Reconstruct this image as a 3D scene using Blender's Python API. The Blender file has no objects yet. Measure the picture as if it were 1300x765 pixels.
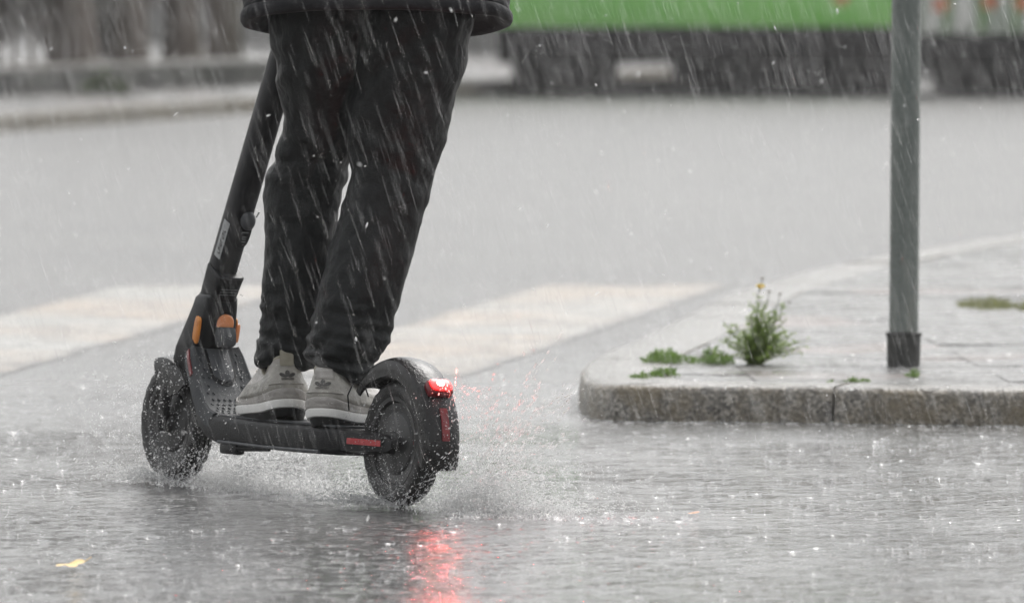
import bpy, bmesh, math, random
import numpy as np
from mathutils import Vector, Matrix, noise

random.seed(7)
rng = np.random.default_rng(7)
S = bpy.context.scene
COL = S.collection

# ------------------------------------------------------------------ camera
FPX, CAM_H = 10880.0, 1.07          # focal length in photo pixels (1300 wide), eye height
PITCH = math.atan(422.5 / FPX)
cam_d = bpy.data.cameras.new('camera')
cam = bpy.data.objects.new('camera', cam_d); COL.objects.link(cam)
cam.location = (0, 0, CAM_H)
cam.rotation_euler = (math.pi / 2 - PITCH, 0, 0)
cam_d.sensor_width = 36.0
cam_d.lens = 36.0 * FPX / 1300.0
cam_d.clip_start, cam_d.clip_end = 0.5, 2000.0
cam_d.dof.use_dof = True
cam_d.dof.focus_distance = 17.1
cam_d.dof.aperture_fstop = 7.6
S.camera = cam

# ------------------------------------------------------------------ overcast daylight
SUN_EL, SUN_AZ = math.radians(55), math.radians(18)   # azimuth clockwise from +Y
w = bpy.data.worlds.new('World'); S.world = w; w.use_nodes = True
wn = w.node_tree; bg = wn.nodes['Background']
sky = wn.nodes.new('ShaderNodeTexSky'); sky.sky_type = 'NISHITA'; sky.sun_disc = False
sky.sun_elevation = SUN_EL; sky.sun_rotation = SUN_AZ; sky.dust_density = 3.0; sky.air_density = 1.5
hs = wn.nodes.new('ShaderNodeHueSaturation'); hs.inputs['Saturation'].default_value = 0.10
wn.links.new(sky.outputs[0], hs.inputs['Color']); wn.links.new(hs.outputs[0], bg.inputs['Color'])
bg.inputs['Strength'].default_value = 0.12
sd = bpy.data.lights.new('sun', 'SUN'); sd.energy = 1.5; sd.angle = math.radians(40); sd.color = (1.0, 0.97, 0.93)
sun = bpy.data.objects.new('sun', sd); COL.objects.link(sun)
sun_v = Vector((math.sin(SUN_AZ) * math.cos(SUN_EL), math.cos(SUN_AZ) * math.cos(SUN_EL), math.sin(SUN_EL)))
sun.rotation_euler = sun_v.to_track_quat('Z', 'Y').to_euler()
S.view_settings.view_transform = 'Standard'; S.view_settings.look = 'None'
S.view_settings.gamma = 1.0; S.view_settings.exposure = 0.85
S.cycles.sample_clamp_indirect = 90.0; S.cycles.max_bounces = 16; S.cycles.diffuse_bounces = 12; S.cycles.transmission_bounces = 12; S.cycles.transparent_max_bounces = 256; S.cycles.volume_bounces = 1
S.cycles.caustics_reflective = False; S.cycles.caustics_refractive = False

# ------------------------------------------------------------------ helpers
def ray(x, y):
    a, b = (x - 650) / FPX, (382.5 - y) / FPX
    c, s = math.cos(PITCH), math.sin(PITCH)
    return Vector((a, c + b * s, -s + b * c))
def at(x, y, Y):                      # point of the place seen at photo pixel x, y, at distance Y
    r = ray(x, y); t = Y / r.y
    return Vector((r.x * t, Y, CAM_H + r.z * t))
def gnd(x, y, z=0.0):
    r = ray(x, y); t = (z - CAM_H) / r.z
    return Vector((r.x * t, r.y * t, z))

def tag(o, label=None, cat=None, group=None, kind=None):
    if label: o['label'] = label
    if cat: o['category'] = cat
    if group: o['group'] = group
    if kind: o['kind'] = kind
    return o
def empty(name, loc=(0, 0, 0), rz=0.0):
    o = bpy.data.objects.new(name, None); COL.objects.link(o)
    o.location = loc; o.rotation_euler = (0, 0, rz); o.empty_display_size = 0.1
    return o
def link(name, me, mat=None, parent=None, smooth=True):
    o = bpy.data.objects.new(name, me); COL.objects.link(o)
    if mat: me.materials.append(mat)
    if parent: o.parent = parent
    if smooth and len(me.polygons):
        me.polygons.foreach_set('use_smooth', [True] * len(me.polygons))
    return o
def pyd(name, vs, fs, mat=None, parent=None, smooth=True):
    me = bpy.data.meshes.new(name); me.from_pydata([tuple(v) for v in vs], [], fs); me.update()
    return link(name, me, mat, parent, smooth)
def bm_obj(name, bm, mat=None, parent=None, smooth=False, sharp=35):
    bmesh.ops.recalc_face_normals(bm, faces=bm.faces)
    me = bpy.data.meshes.new(name); bm.to_mesh(me); bm.free()
    o = link(name, me, mat, parent, smooth)
    if smooth and sharp:
        try: me.set_sharp_from_angle(angle=math.radians(sharp))
        except Exception: pass
    return o
def add_box(bm, c, s, M=None, bevel=0.0, seg=2):
    r = bmesh.ops.create_cube(bm, size=1.0)
    for v in r['verts']:
        v.co = Vector((v.co.x * s[0], v.co.y * s[1], v.co.z * s[2]))
    if bevel:
        es = list({e for v in r['verts'] for e in v.link_edges})
        q = bmesh.ops.bevel(bm, geom=es, offset=bevel, segments=seg, affect='EDGES', profile=0.5)
        vs = list({v for f in q['faces'] for v in f.verts} | {v for v in r['verts'] if v.is_valid})
    else: vs = r['verts']
    for v in vs:
        p = v.co.copy()
        if M: p = M @ p
        v.co = p + Vector(c)
    return vs
def box_obj(name, c, s, mat, parent=None, bevel=0.0, M=None, seg=2):
    bm = bmesh.new(); add_box(bm, c, s, M, bevel, seg)
    return bm_obj(name, bm, mat, parent, smooth=bool(bevel))
def add_loft(bm, rings, cap0=True, cap1=True, closed=True):
    vr = [[bm.verts.new(p) for p in r] for r in rings]
    n = len(vr[0])
    for a, b in zip(vr[:-1], vr[1:]):
        for i in range(n if closed else n - 1):
            j = (i + 1) % n
            bm.faces.new((a[i], a[j], b[j], b[i]))
    if cap0 and closed: bm.faces.new(vr[0][::-1])
    if cap1 and closed: bm.faces.new(vr[-1])
    return vr
def add_tube(bm, pts, rad, n=10, cap=True):
    pts = [Vector(p) for p in pts]
    if not hasattr(rad, '__len__'): rad = [rad] * len(pts)
    rings = []; up = None
    for i, p in enumerate(pts):
        d = (pts[min(i + 1, len(pts) - 1)] - pts[max(i - 1, 0)]).normalized()
        if up is None:
            up = Vector((0, 0, 1)) if abs(d.z) < 0.9 else Vector((1, 0, 0))
        a = d.cross(up).normalized(); b = a.cross(d).normalized(); up = b
        rings.append([p + (a * math.cos(t) + b * math.sin(t)) * rad[i] for t in (k * 2 * math.pi / n for k in range(n))])
    add_loft(bm, rings, cap, cap)
def tube_obj(name, pts, rad, mat, parent=None, n=10):
    bm = bmesh.new(); add_tube(bm, pts, rad, n)
    return bm_obj(name, bm, mat, parent, smooth=True, sharp=60)
def add_lathe(bm, prof, c, n=48):     # profile of (radius, offset along local Y), spun about the Y axis through c
    c = Vector(c); rings = []
    for k in range(n):
        t = 2 * math.pi * k / n
        rings.append([c + Vector((r * math.cos(t), o, r * math.sin(t))) for r, o in prof])
    vr = [[bm.verts.new(p) for p in r] for r in rings]
    for k in range(n):
        a, b = vr[k], vr[(k + 1) % n]
        for i in range(len(prof) - 1):
            bm.faces.new((a[i], a[i + 1], b[i + 1], b[i]))
def lerp(a, b, t): return a + (b - a) * t
def sstep(a, b, x):
    t = min(1, max(0, (x - a) / (b - a))); return t * t * (3 - 2 * t)

# ------------------------------------------------------------------ materials
class N:
    def __init__(s, name):
        s.m = bpy.data.materials.new(name); s.m.use_nodes = True
        s.t = s.m.node_tree; s.b = s.t.nodes['Principled BSDF']; s.out = s.t.nodes['Material Output']
        s._c = None
    def n(s, typ, **kw):
        x = s.t.nodes.new('ShaderNode' + typ)
        for k, v in kw.items(): setattr(x, k, v)
        return x
    def l(s, a, b): s.t.links.new(a, b)
    def coord(s, which='Object'):
        if s._c is None: s._c = s.n('TexCoord')
        return s._c.outputs[which]
    def noise(s, scale, detail=4.0, rough=0.55, stretch=None, vec=None, which='Object'):
        x = s.n('TexNoise'); x.inputs['Scale'].default_value = scale
        x.inputs['Detail'].default_value = detail; x.inputs['Roughness'].default_value = rough
        v = vec or s.coord(which)
        if stretch:
            mp = s.n('Mapping'); mp.inputs['Scale'].default_value = stretch; s.l(v, mp.inputs[0]); v = mp.outputs[0]
        s.l(v, x.inputs['Vector']); return x.outputs['Fac']
    def ramp(s, fac, stops):
        r = s.n('ValToRGB'); e = r.color_ramp.elements
        while len(e) < len(stops): e.new(0.5)
        for i, (p, c) in enumerate(stops):
            e[i].position = p; e[i].color = c if len(c) == 4 else (*c, 1)
        s.l(fac, r.inputs[0]); return r.outputs[0]
    def math(s, op, a, b=None, c=None):
        x = s.n('Math', operation=op)
        for i, v in enumerate((a, b, c)):
            if v is None: continue
            if isinstance(v, (int, float)): x.inputs[i].default_value = v
            else: s.l(v, x.inputs[i])
        return x.outputs[0]
    def mix(s, fac, a, b):
        x = s.n('Mix', data_type='RGBA')
        for sock, v in ((x.inputs[0], fac), (x.inputs[6], a), (x.inputs[7], b)):
            if isinstance(v, (int, float)): sock.default_value = v
            elif isinstance(v, tuple): sock.default_value = v if len(v) == 4 else (*v, 1)
            else: s.l(v, sock)
        return x.outputs[2]
    def bump(s, h, dist, strength=1.0, prev=None):
        x = s.n('Bump'); x.inputs['Distance'].default_value = dist; x.inputs['Strength'].default_value = strength
        s.l(h, x.inputs['Height'])
        if prev is not None: s.l(prev, x.inputs['Normal'])
        return x.outputs[0]
    def set(s, **kw):
        for k, v in kw.items():
            i = s.b.inputs[k.replace('_', ' ')]
            if isinstance(v, (int, float)): i.default_value = v
            elif isinstance(v, tuple): i.default_value = v if len(v) == 4 else (*v, 1)
            else: s.l(v, i)
        return s

def simple(name, c1, c2, rough, scale=20, bump=0.0, bscale=200, spec=0.5, stretch=None, **kw):
    k = N(name)
    col = k.ramp(k.noise(scale, stretch=stretch), [(0.3, c1), (0.7, c2)])
    k.set(Base_Color=col, Roughness=rough, **{'Specular_IOR_Level': spec}, **kw)
    if bump: k.set(Normal=k.bump(k.noise(bscale), bump))
    return k.m

def water_bump(k, amp=1.0, pit=1.0):
    """rain-beaten water film: crossing wavelets, drop craters and the rings round them"""
    P = k.coord('Object')
    def craters(scale, off):
        mp = k.n('Mapping'); mp.inputs['Location'].default_value = (off, off * 0.7, 0); k.l(P, mp.inputs[0])
        vo = k.n('TexVoronoi', voronoi_dimensions='2D', feature='F1'); vo.inputs['Scale'].default_value = scale
        k.l(mp.outputs[0], vo.inputs['Vector']); d = vo.outputs['Distance']
        sx = k.n('SeparateColor'); k.l(vo.outputs['Color'], sx.inputs[0])
        on = k.math('GREATER_THAN', sx.outputs[0], 0.35); size = k.math('ADD', k.math('MULTIPLY', sx.outputs[1], 0.8), 0.6)
        q = k.math('DIVIDE', d, size)
        def gauss(c, w): 
            t = k.math('DIVIDE', k.math('SUBTRACT', q, c), w); return k.math('EXPONENT', k.math('MULTIPLY', k.math('MULTIPLY', t, t), -1.0))
        h = k.math('SUBTRACT', gauss(0.19, 0.06), k.math('MULTIPLY', gauss(0.0, 0.13), 0.8))
        h = k.math('ADD', h, k.math('MULTIPLY', gauss(0.36, 0.05), 0.35))
        return k.math('MULTIPLY', h, on)
    n1 = k.noise(7, 3, 0.6); n2 = k.noise(34, 4, 0.65)
    b = k.bump(n1, 0.009 * amp)
    b = k.bump(n2, 0.0035 * amp, prev=b)
    b = k.bump(craters(11, 0.0), 0.0042 * pit, prev=b)
    b = k.bump(craters(27, 3.7), 0.0018 * pit, prev=b)
    return b

def road_mat():
    k = N('wet_asphalt')
    big = k.noise(0.55, 4, 0.6); fine = k.noise(260, 2)
    col = k.mix(fine, k.ramp(big, [(0.3, (0.045, 0.045, 0.047)), (0.7, (0.085, 0.083, 0.08))]), (0.12, 0.118, 0.115))
    patch = k.noise(1.3, 5, 0.65)
    # standing water in the near gutter, only a thin film on the crown of the road further off
    sp = k.n('SeparateXYZ'); k.l(k.coord('Object'), sp.inputs[0])
    mr = k.n('MapRange', interpolation_type='SMOOTHSTEP'); mr.inputs['From Min'].default_value = 19.5; mr.inputs['From Max'].default_value = 27.0
    k.l(k.math('ADD', sp.outputs['Y'], k.math('MULTIPLY', k.noise(0.9, 3), 3.0)), mr.inputs['Value']); far = mr.outputs[0]
    rough = k.mix(far, k.ramp(patch, [(0.38, (0.035,) * 3), (0.62, (0.17,) * 3)]), (0.42, 0.42, 0.42))
    k.set(Base_Color=col, Roughness=rough, IOR=1.36, Normal=water_bump(k, 1.1, 1.15))
    return k.m
def paint_mat():
    k = N('worn_road_paint')
    wear = k.noise(4, 6, 0.7); sp = k.noise(110, 3, 0.7); mid = k.noise(22, 4, 0.7, stretch=(1, 0.35, 1))
    at_ = k.n('Attribute', attribute_name='edge')
    f = k.math('ADD', k.math('ADD', k.math('MULTIPLY', wear, 0.45), k.math('MULTIPLY', sp, 0.25)), k.math('MULTIPLY', mid, 0.3))
    f = k.math('ADD', f, k.math('MULTIPLY', k.math('SUBTRACT', at_.outputs['Fac'], 1.0), 0.16))
    f = k.ramp(f, [(0.38, (0,) * 3), (0.56, (1,) * 3)])
    warm = k.ramp(k.noise(1.2, 3), [(0.36, (0.31, 0.303, 0.285)), (0.62, (0.33, 0.262, 0.205))])
    k.set(Base_Color=k.mix(f, (0.085, 0.083, 0.08), warm), Roughness=0.4, IOR=1.35, Normal=water_bump(k, 1.3, 1.0))
    return k.m
def granite_mat():
    k = N('wet_granite_kerb')
    v = k.n('TexVoronoi'); v.inputs['Scale'].default_value = 130; k.l(k.coord(), v.inputs['Vector'])
    g = k.ramp(v.outputs['Color'], [(0.15, (0.09, 0.085, 0.076)), (0.5, (0.20, 0.186, 0.164)), (0.85, (0.42, 0.39, 0.345))])
    big = k.noise(9, 5, 0.7)
    col = k.mix(k.ramp(big, [(0.42, (0,) * 3), (0.66, (1,) * 3)]), g, (0.20, 0.165, 0.11))
    h = k.math('ADD', k.noise(90, 4, 0.7), k.math('MULTIPLY', v.outputs['Distance'], 0.6))
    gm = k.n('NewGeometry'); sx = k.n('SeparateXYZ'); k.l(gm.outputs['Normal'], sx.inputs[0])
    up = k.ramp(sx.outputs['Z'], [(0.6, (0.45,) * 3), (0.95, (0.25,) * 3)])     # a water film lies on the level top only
    top_shade = k.ramp(sx.outputs['Z'], [(0.7, (0,) * 3), (0.97, (1,) * 3)])            # shade painted into the level top's colour, toning down its pale rim
    col = k.mix(k.math('MULTIPLY', top_shade, 0.75), col, (0.085, 0.082, 0.076))
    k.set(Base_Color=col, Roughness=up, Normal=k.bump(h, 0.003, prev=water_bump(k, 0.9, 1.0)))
    return k.m
def slab_mat():
    k = N('wet_pavement')
    big = k.noise(1.1, 4, 0.6)
    c = k.ramp(big, [(0.3, (0.08, 0.078, 0.075)), (0.7, (0.18, 0.174, 0.169))])
    vo = k.n('TexVoronoi', voronoi_dimensions='2D', feature='F1'); vo.inputs['Scale'].default_value = 2.1
    k.l(k.coord(), vo.inputs['Vector'])
    pk = k.ramp(vo.outputs['Color'], [(0.72, (0,) * 3), (0.8, (1,) * 3)])
    c = k.mix(k.math('MULTIPLY', pk, 0.6), c, (0.34, 0.22, 0.19))
    oi = k.n('ObjectInfo'); hv_ = k.n('HueSaturation'); k.l(k.math('ADD', k.math('MULTIPLY', oi.outputs['Random'], 0.5), 0.72), hv_.inputs['Value']); k.l(c, hv_.inputs['Color']); c = hv_.outputs[0]
    c = k.mix(k.ramp(k.noise(6, 6, 0.7), [(0.45, (0,) * 3), (0.7, (1,) * 3)]), c, (0.07, 0.066, 0.06))
    c = k.mix(k.noise(180, 3), c, (0.12, 0.118, 0.115))
    k.set(Base_Color=c, Roughness=k.ramp(k.noise(2.3, 4), [(0.35, (0.16,) * 3), (0.65, (0.4,) * 3)]), IOR=1.36, Normal=water_bump(k, 1.0, 1.7))
    return k.m
def cloth_mat(name, c, rough=0.75, scale=900, spec=0.1):
    k = N(name)
    wet = k.noise(6, 5, 0.65)
    col = k.ramp(wet, [(0.35, tuple(x * 0.7 for x in c)), (0.65, tuple(x * 1.35 for x in c))])
    wv = k.noise(scale, 2); cr = k.noise(45, 4, 0.6)
    k.set(Base_Color=col, Roughness=k.ramp(wet, [(0.3, (rough - 0.2,) * 3), (0.7, (rough,) * 3)]),
          Normal=k.bump(wv, 0.0006, prev=k.bump(cr, 0.004)), **{'Specular_IOR_Level': spec})
    return k.m
def tyre_mat():
    k = N('wet_tyre_rubber')
    col = k.ramp(k.noise(30, 4), [(0.35, (0.012, 0.012, 0.012)), (0.7, (0.035, 0.033, 0.032))])
    k.set(Base_Color=col, Roughness=k.ramp(k.noise(60, 3), [(0.4, (0.3,) * 3), (0.65, (0.6,) * 3)]), Normal=k.bump(k.noise(420, 3), 0.0016))
    return k.m
def water_mat(name, white, trans, back=0.5):
    k = N(name)
    k.t.nodes.remove(k.b)
    tr = k.n('BsdfTransparent'); gl = k.n('BsdfGlossy'); gl.inputs['Roughness'].default_value = 0.08
    tl = k.n('BsdfTranslucent'); df = k.n('BsdfDiffuse')
    tl.inputs['Color'].default_value = (white,) * 3 + (1,); df.inputs['Color'].default_value = (white,) * 3 + (1,)
    m0 = k.n('MixShader'); m0.inputs[0].default_value = 1.0 - back; k.l(tl.outputs[0], m0.inputs[1]); k.l(df.outputs[0], m0.inputs[2])
    fr = k.n('Fresnel'); fr.inputs[0].default_value = 1.33
    m1 = k.n('MixShader'); k.l(fr.outputs[0], m1.inputs[0]); k.l(m0.outputs[0], m1.inputs[1]); k.l(gl.outputs[0], m1.inputs[2])
    m2 = k.n('MixShader'); m2.inputs[0].default_value = trans; k.l(m1.outputs[0], m2.inputs[1]); k.l(tr.outputs[0], m2.inputs[2])
    k.l(m2.outputs[0], k.out.inputs['Surface'])
    return k.m
def emit_mat(name, col, strength):
    k = N(name); k.set(Base_Color=(0.3, 0.01, 0.01), Emission_Color=col, Emission_Strength=strength, Roughness=0.2); return k.m

M = {}
M['road'] = road_mat(); M['paint'] = paint_mat(); M['granite'] = granite_mat(); M['slab'] = slab_mat()
M['trouser'] = cloth_mat('wet_black_trousers', (0.0125, 0.0138, 0.0140), 0.55, 900, 0.22)
M['jacket'] = cloth_mat('black_jacket_shell', (0.022, 0.022, 0.024), 0.65, 600)
M['lining'] = simple('black_lining', (0.006,) * 3, (0.010,) * 3, 0.9)
M['tyre'] = tyre_mat()
M['black'] = simple('black_plastic', (0.008, 0.008, 0.009), (0.017, 0.017, 0.018), 0.4, 25, 0.0008, 300, 0.22)
M['stem'] = simple('matt_black_tube', (0.012, 0.012, 0.013), (0.021, 0.021, 0.023), 0.42, 18, 0.0005, 500, 0.25)
M['fender'] = simple('wet_dark_fender', (0.010, 0.0095, 0.0095), (0.02, 0.019, 0.019), 0.25, 18, 0.0014, 160, 0.4)
M['rim'] = simple('dark_rim_metal', (0.03, 0.03, 0.03), (0.05, 0.05, 0.05), 0.4, 20)
M['mat'] = simple('grey_deck_rubber', (0.040, 0.043, 0.047), (0.07, 0.073, 0.077), 0.55, 30, 0.0012, 220, 0.25)
M['grey'] = simple('dark_grey_plastic', (0.055, 0.058, 0.063), (0.08, 0.083, 0.088), 0.45, 30, 0.0006, 260, 0.3)
M['orange'] = simple('orange_reflector', (0.55, 0.17, 0.015), (0.75, 0.27, 0.03), 0.2, 60, 0.001, 400)
M['orange_pale'] = simple('orange_lever_cap', (0.75, 0.26, 0.10), (0.85, 0.36, 0.17), 0.3, 40)
M['red'] = simple('red_reflector', (0.33, 0.02, 0.025), (0.5, 0.035, 0.04), 0.25, 90, 0.0008, 500)
M['red_dark'] = simple('dark_red_reflector', (0.13, 0.008, 0.012), (0.22, 0.014, 0.018), 0.3, 90)
M['label'] = simple('silver_label', (0.26, 0.27, 0.27), (0.42, 0.43, 0.43), 0.4, 120)
M['print'] = simple('grey_print', (0.14, 0.15, 0.15), (0.22, 0.23, 0.23), 0.5, 200)
M['print_dark'] = simple('dark_print', (0.04, 0.038, 0.035), (0.09, 0.085, 0.08), 0.5, 200)
M['metal'] = simple('bright_metal', (0.4, 0.4, 0.4), (0.55, 0.55, 0.55), 0.3, 60, Metallic=0.8)
M['suede'] = simple('grey_beige_suede', (0.24, 0.228, 0.205), (0.43, 0.41, 0.37), 0.38, 38, 0.0030, 120, 0.5)
M['mesh'] = simple('grey_shoe_mesh', (0.29, 0.272, 0.255), (0.54, 0.515, 0.485), 0.36, 26, 0.0030, 90, 0.5)
M['collar'] = simple('cream_collar', (0.30, 0.28, 0.22), (0.42, 0.39, 0.32), 0.8, 60)
M['midsole'] = simple('dirty_white_midsole', (0.86, 0.85, 0.82), (0.93, 0.92, 0.90), 0.5, 45, 0.0006, 300)
M['outsole'] = simple('black_outsole', (0.010,) * 3, (0.02,) * 3, 0.6, 60)
M['skin'] = simple('skin', (0.42, 0.27, 0.20), (0.48, 0.31, 0.24), 0.5, 30, **{'Subsurface_Weight': 0.05})
M['sock'] = simple('black_sock', (0.008,) * 3, (0.014,) * 3, 0.9, 80)
M['hair'] = simple('dark_hair', (0.02, 0.014, 0.01), (0.035, 0.025, 0.02), 0.5, 200)
M['drop'] = water_mat('water_drops', 1.0, 0.45, 0.7)
M['mist'] = water_mat('fine_spray', 0.95, 0.45)
M['rain'] = water_mat('falling_rain', 0.95, 0.82)
def crown_mat():
    k = N('splash_water'); k.t.nodes.remove(k.b)
    tr = k.n('BsdfTransparent'); gl = k.n('BsdfGlossy'); gl.inputs['Roughness'].default_value = 0.12
    df = k.n('BsdfTranslucent'); df.inputs['Color'].default_value = (1, 1, 1, 1)
    m0 = k.n('MixShader'); m0.inputs[0].default_value = 0.4; k.l(gl.outputs[0], m0.inputs[1]); k.l(df.outputs[0], m0.inputs[2])
    lw = k.n('LayerWeight'); lw.inputs['Blend'].default_value = 0.45
    f = k.math('ADD', k.math('MULTIPLY', lw.outputs['Facing'], 0.48), 0.07)
    m1 = k.n('MixShader'); k.l(f, m1.inputs[0]); k.l(tr.outputs[0], m1.inputs[1]); k.l(m0.outputs[0], m1.inputs[2])
    k.l(m1.outputs[0], k.out.inputs['Surface']); return k.m
M['crown'] = crown_mat()
M['lamp_core'] = emit_mat('tail_lamp_core', (1.0, 0.10, 0.08, 1), 1100.0)
M['lamp_glow'] = emit_mat('tail_lamp_lens', (1.0, 0.012, 0.012, 1), 4.2)

# ------------------------------------------------------------------ setting: road, crossing, island
def sheet(name, x0, x1, y0, y1, z, mat, nx=1, ny=1):
    vs = [(lerp(x0, x1, i / nx), lerp(y0, y1, j / ny), z) for j in range(ny + 1) for i in range(nx + 1)]
    fs = [(j * (nx + 1) + i, j * (nx + 1) + i + 1, (j + 1) * (nx + 1) + i + 1, (j + 1) * (nx + 1) + i) for j in range(ny) for i in range(nx)]
    return pyd(name, vs, fs, mat)
tag(sheet('road', -300, 300, -30, 420, 0, M['road'], 8, 8), kind='structure')

# zebra stripes: each a worn strip of paint running away from the camera
def stripe(xr, w_, y0, y1, sl=0.105):
    n, m = 60, 14; vs, ed = [], []
    for i in range(n + 1):
        y = lerp(y0, y1, i / n); x = xr + (y - 22.6) * sl
        a = x - w_ + 0.018 * noise.noise((y * 3, xr, 3)) + 0.010 * noise.noise((y * 19, xr, 1))
        b = x + 0.018 * noise.noise((y * 3, xr, 9)) + 0.010 * noise.noise((y * 19, xr, 5))
        for q in range(m + 1):
            t = q / m; vs.append((lerp(a, b, t), y, 0.0012)); ed.append(min(1.0, min(t, 1 - t) * w_ / 0.06, min(i, n - i) / n * (y1 - y0) / 0.5))
    fs = [(i * (m + 1) + q, i * (m + 1) + q + 1, (i + 1) * (m + 1) + q + 1, (i + 1) * (m + 1) + q) for i in range(n) for q in range(m)]
    o = pyd('crosswalk_stripe', vs, fs, M['paint']); at_ = o.data.attributes.new('edge', 'FLOAT', 'POINT'); at_.data.foreach_set('value', ed)
    return tag(o, kind='structure')
stripe(-1.33, 0.68, 22.3, 29.2)
stripe(-0.10, 0.66, 22.45, 29.2, 0.133)
stripe(-2.58, 0.66, 22.3, 29.2)

# island
KH = 0.085
edge_px = [(1300, 294), (1180, 313), (1040, 338), (985, 353), (925, 371), (860, 402), (800, 431), (765, 446), (746, 456), (736, 466), (735, 472), (738, 479), (745, 483),
           (757, 486), (775, 488), (800, 489), (900, 490), (1058, 491.5), (1300, 494)]
edge = [gnd(x, y, KH) for x, y in edge_px]
edge = [edge[0] + (edge[0] - edge[1]).normalized() * 1.5] + edge + [edge[-1] + Vector((1.0, -0.03, 0)), edge[-1] + Vector((2.6, -0.08, 0))]
def catmull(pts, m=6):
    out = []
    for i in range(len(pts) - 1):
        p0, p1, p2, p3 = pts[max(i - 1, 0)], pts[i], pts[i + 1], pts[min(i + 2, len(pts) - 1)]
        for k in range(m):
            t = k / m
            out.append(0.5 * ((2 * p1) + (p2 - p0) * t + (2 * p0 - 5 * p1 + 4 * p2 - p3) * t * t + (3 * p1 - p0 - 3 * p2 + p3) * t ** 3))
    out.append(pts[-1].copy()); return out
path = catmull(edge, 6)
nrm = []
for i in range(len(path)):
    d = path[min(i + 1, len(path) - 1)] - path[max(i - 1, 0)]; d.z = 0; d.normalize()
    nrm.append(Vector((d.y, -d.x, 0)))          # outwards or inwards
ctr = Vector((1.8, 22.5, KH))
nrm = [n if (ctr - p).dot(n) > 0 else -n for n, p in zip(nrm, path)]   # inwards
KW = 0.22
inner = [p + n * (KW + 0.0015) for p, n in zip(path, nrm)]
isl_vs = [Vector((p.x, p.y, KH - 0.004)) for p in inner] + [Vector((6.0, inner[-1].y, KH - 0.004)), Vector((6.0, 34, KH - 0.004))]
bm = bmesh.new(); f = bm.faces.new([bm.verts.new(v) for v in isl_vs])
r_ = bmesh.ops.extrude_face_region(bm, geom=[f])
for v in [g for g in r_['geom'] if isinstance(g, bmesh.types.BMVert)]: v.co.z = -0.05
bmesh.ops.triangulate(bm, faces=bm.faces)
island = tag(bm_obj('pavement_island', bm, M['slab']), kind='structure')
# paving slabs, each laid a little uneven, cut to the outline of the kerb
def clip(poly, ax, val, keep_less):
    out = []
    for a, b in zip(poly, poly[1:] + poly[:1]):
        ia, ib = ((a[ax] <= val) == keep_less), ((b[ax] <= val) == keep_less)
        if ia: out.append(a)
        if ia != ib:
            t = (val - a[ax]) / (b[ax] - a[ax]); out.append((lerp(a[0], b[0], t), lerp(a[1], b[1], t)))
    return out
ipoly = [(v.x, v.y) for v in isl_vs]
SX, SY, SA = 0.60, 0.40, math.radians(-2.0)
ca, sa = math.cos(SA), math.sin(SA)
ipoly_r = [(x * ca - (y - 20) * sa, x * sa + (y - 20) * ca) for x, y in ipoly]
for jy in range(36):
    for jx in range(-1, 5):
        x0 = jx * SX; y0 = jy * SY
        q = ipoly_r
        for ax, val, ls in ((0, x0 + 0.0012, False), (0, x0 + SX - 0.0012, True), (1, y0 + 0.0012, False), (1, y0 + SY - 0.0012, True)):
            q = clip(q, ax, val, ls) if len(q) > 2 else []
        if len(q) < 3: continue
        ar = abs(sum(a[0] * b[1] - b[0] * a[1] for a, b in zip(q, q[1:] + q[:1]))) / 2
        if ar < 0.004: continue
        tx, ty, dz = random.gauss(0, 0.003), random.gauss(0, 0.002), random.uniform(-0.0006, 0.0006)
        mx, my = x0 + SX / 2, y0 + SY / 2
        top = [Vector((x * ca + y * sa, -x * sa + y * ca + 20, KH - 0.001 + dz + (x - mx) * tx + (y - my) * ty)) for x, y in q]
        bm = bmesh.new(); vs_t = [bm.verts.new(v) for v in top]; vs_b = [bm.verts.new((v.x, v.y, KH - 0.03)) for v in top]
        try:
            bm.faces.new(vs_t)
            for i in range(len(q)): k_ = (i + 1) % len(q); bm.faces.new((vs_t[i], vs_b[i], vs_b[k_], vs_t[k_]))
        except ValueError: pass
        bm_obj('paving_slab', bm, M['slab'], island)
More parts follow.
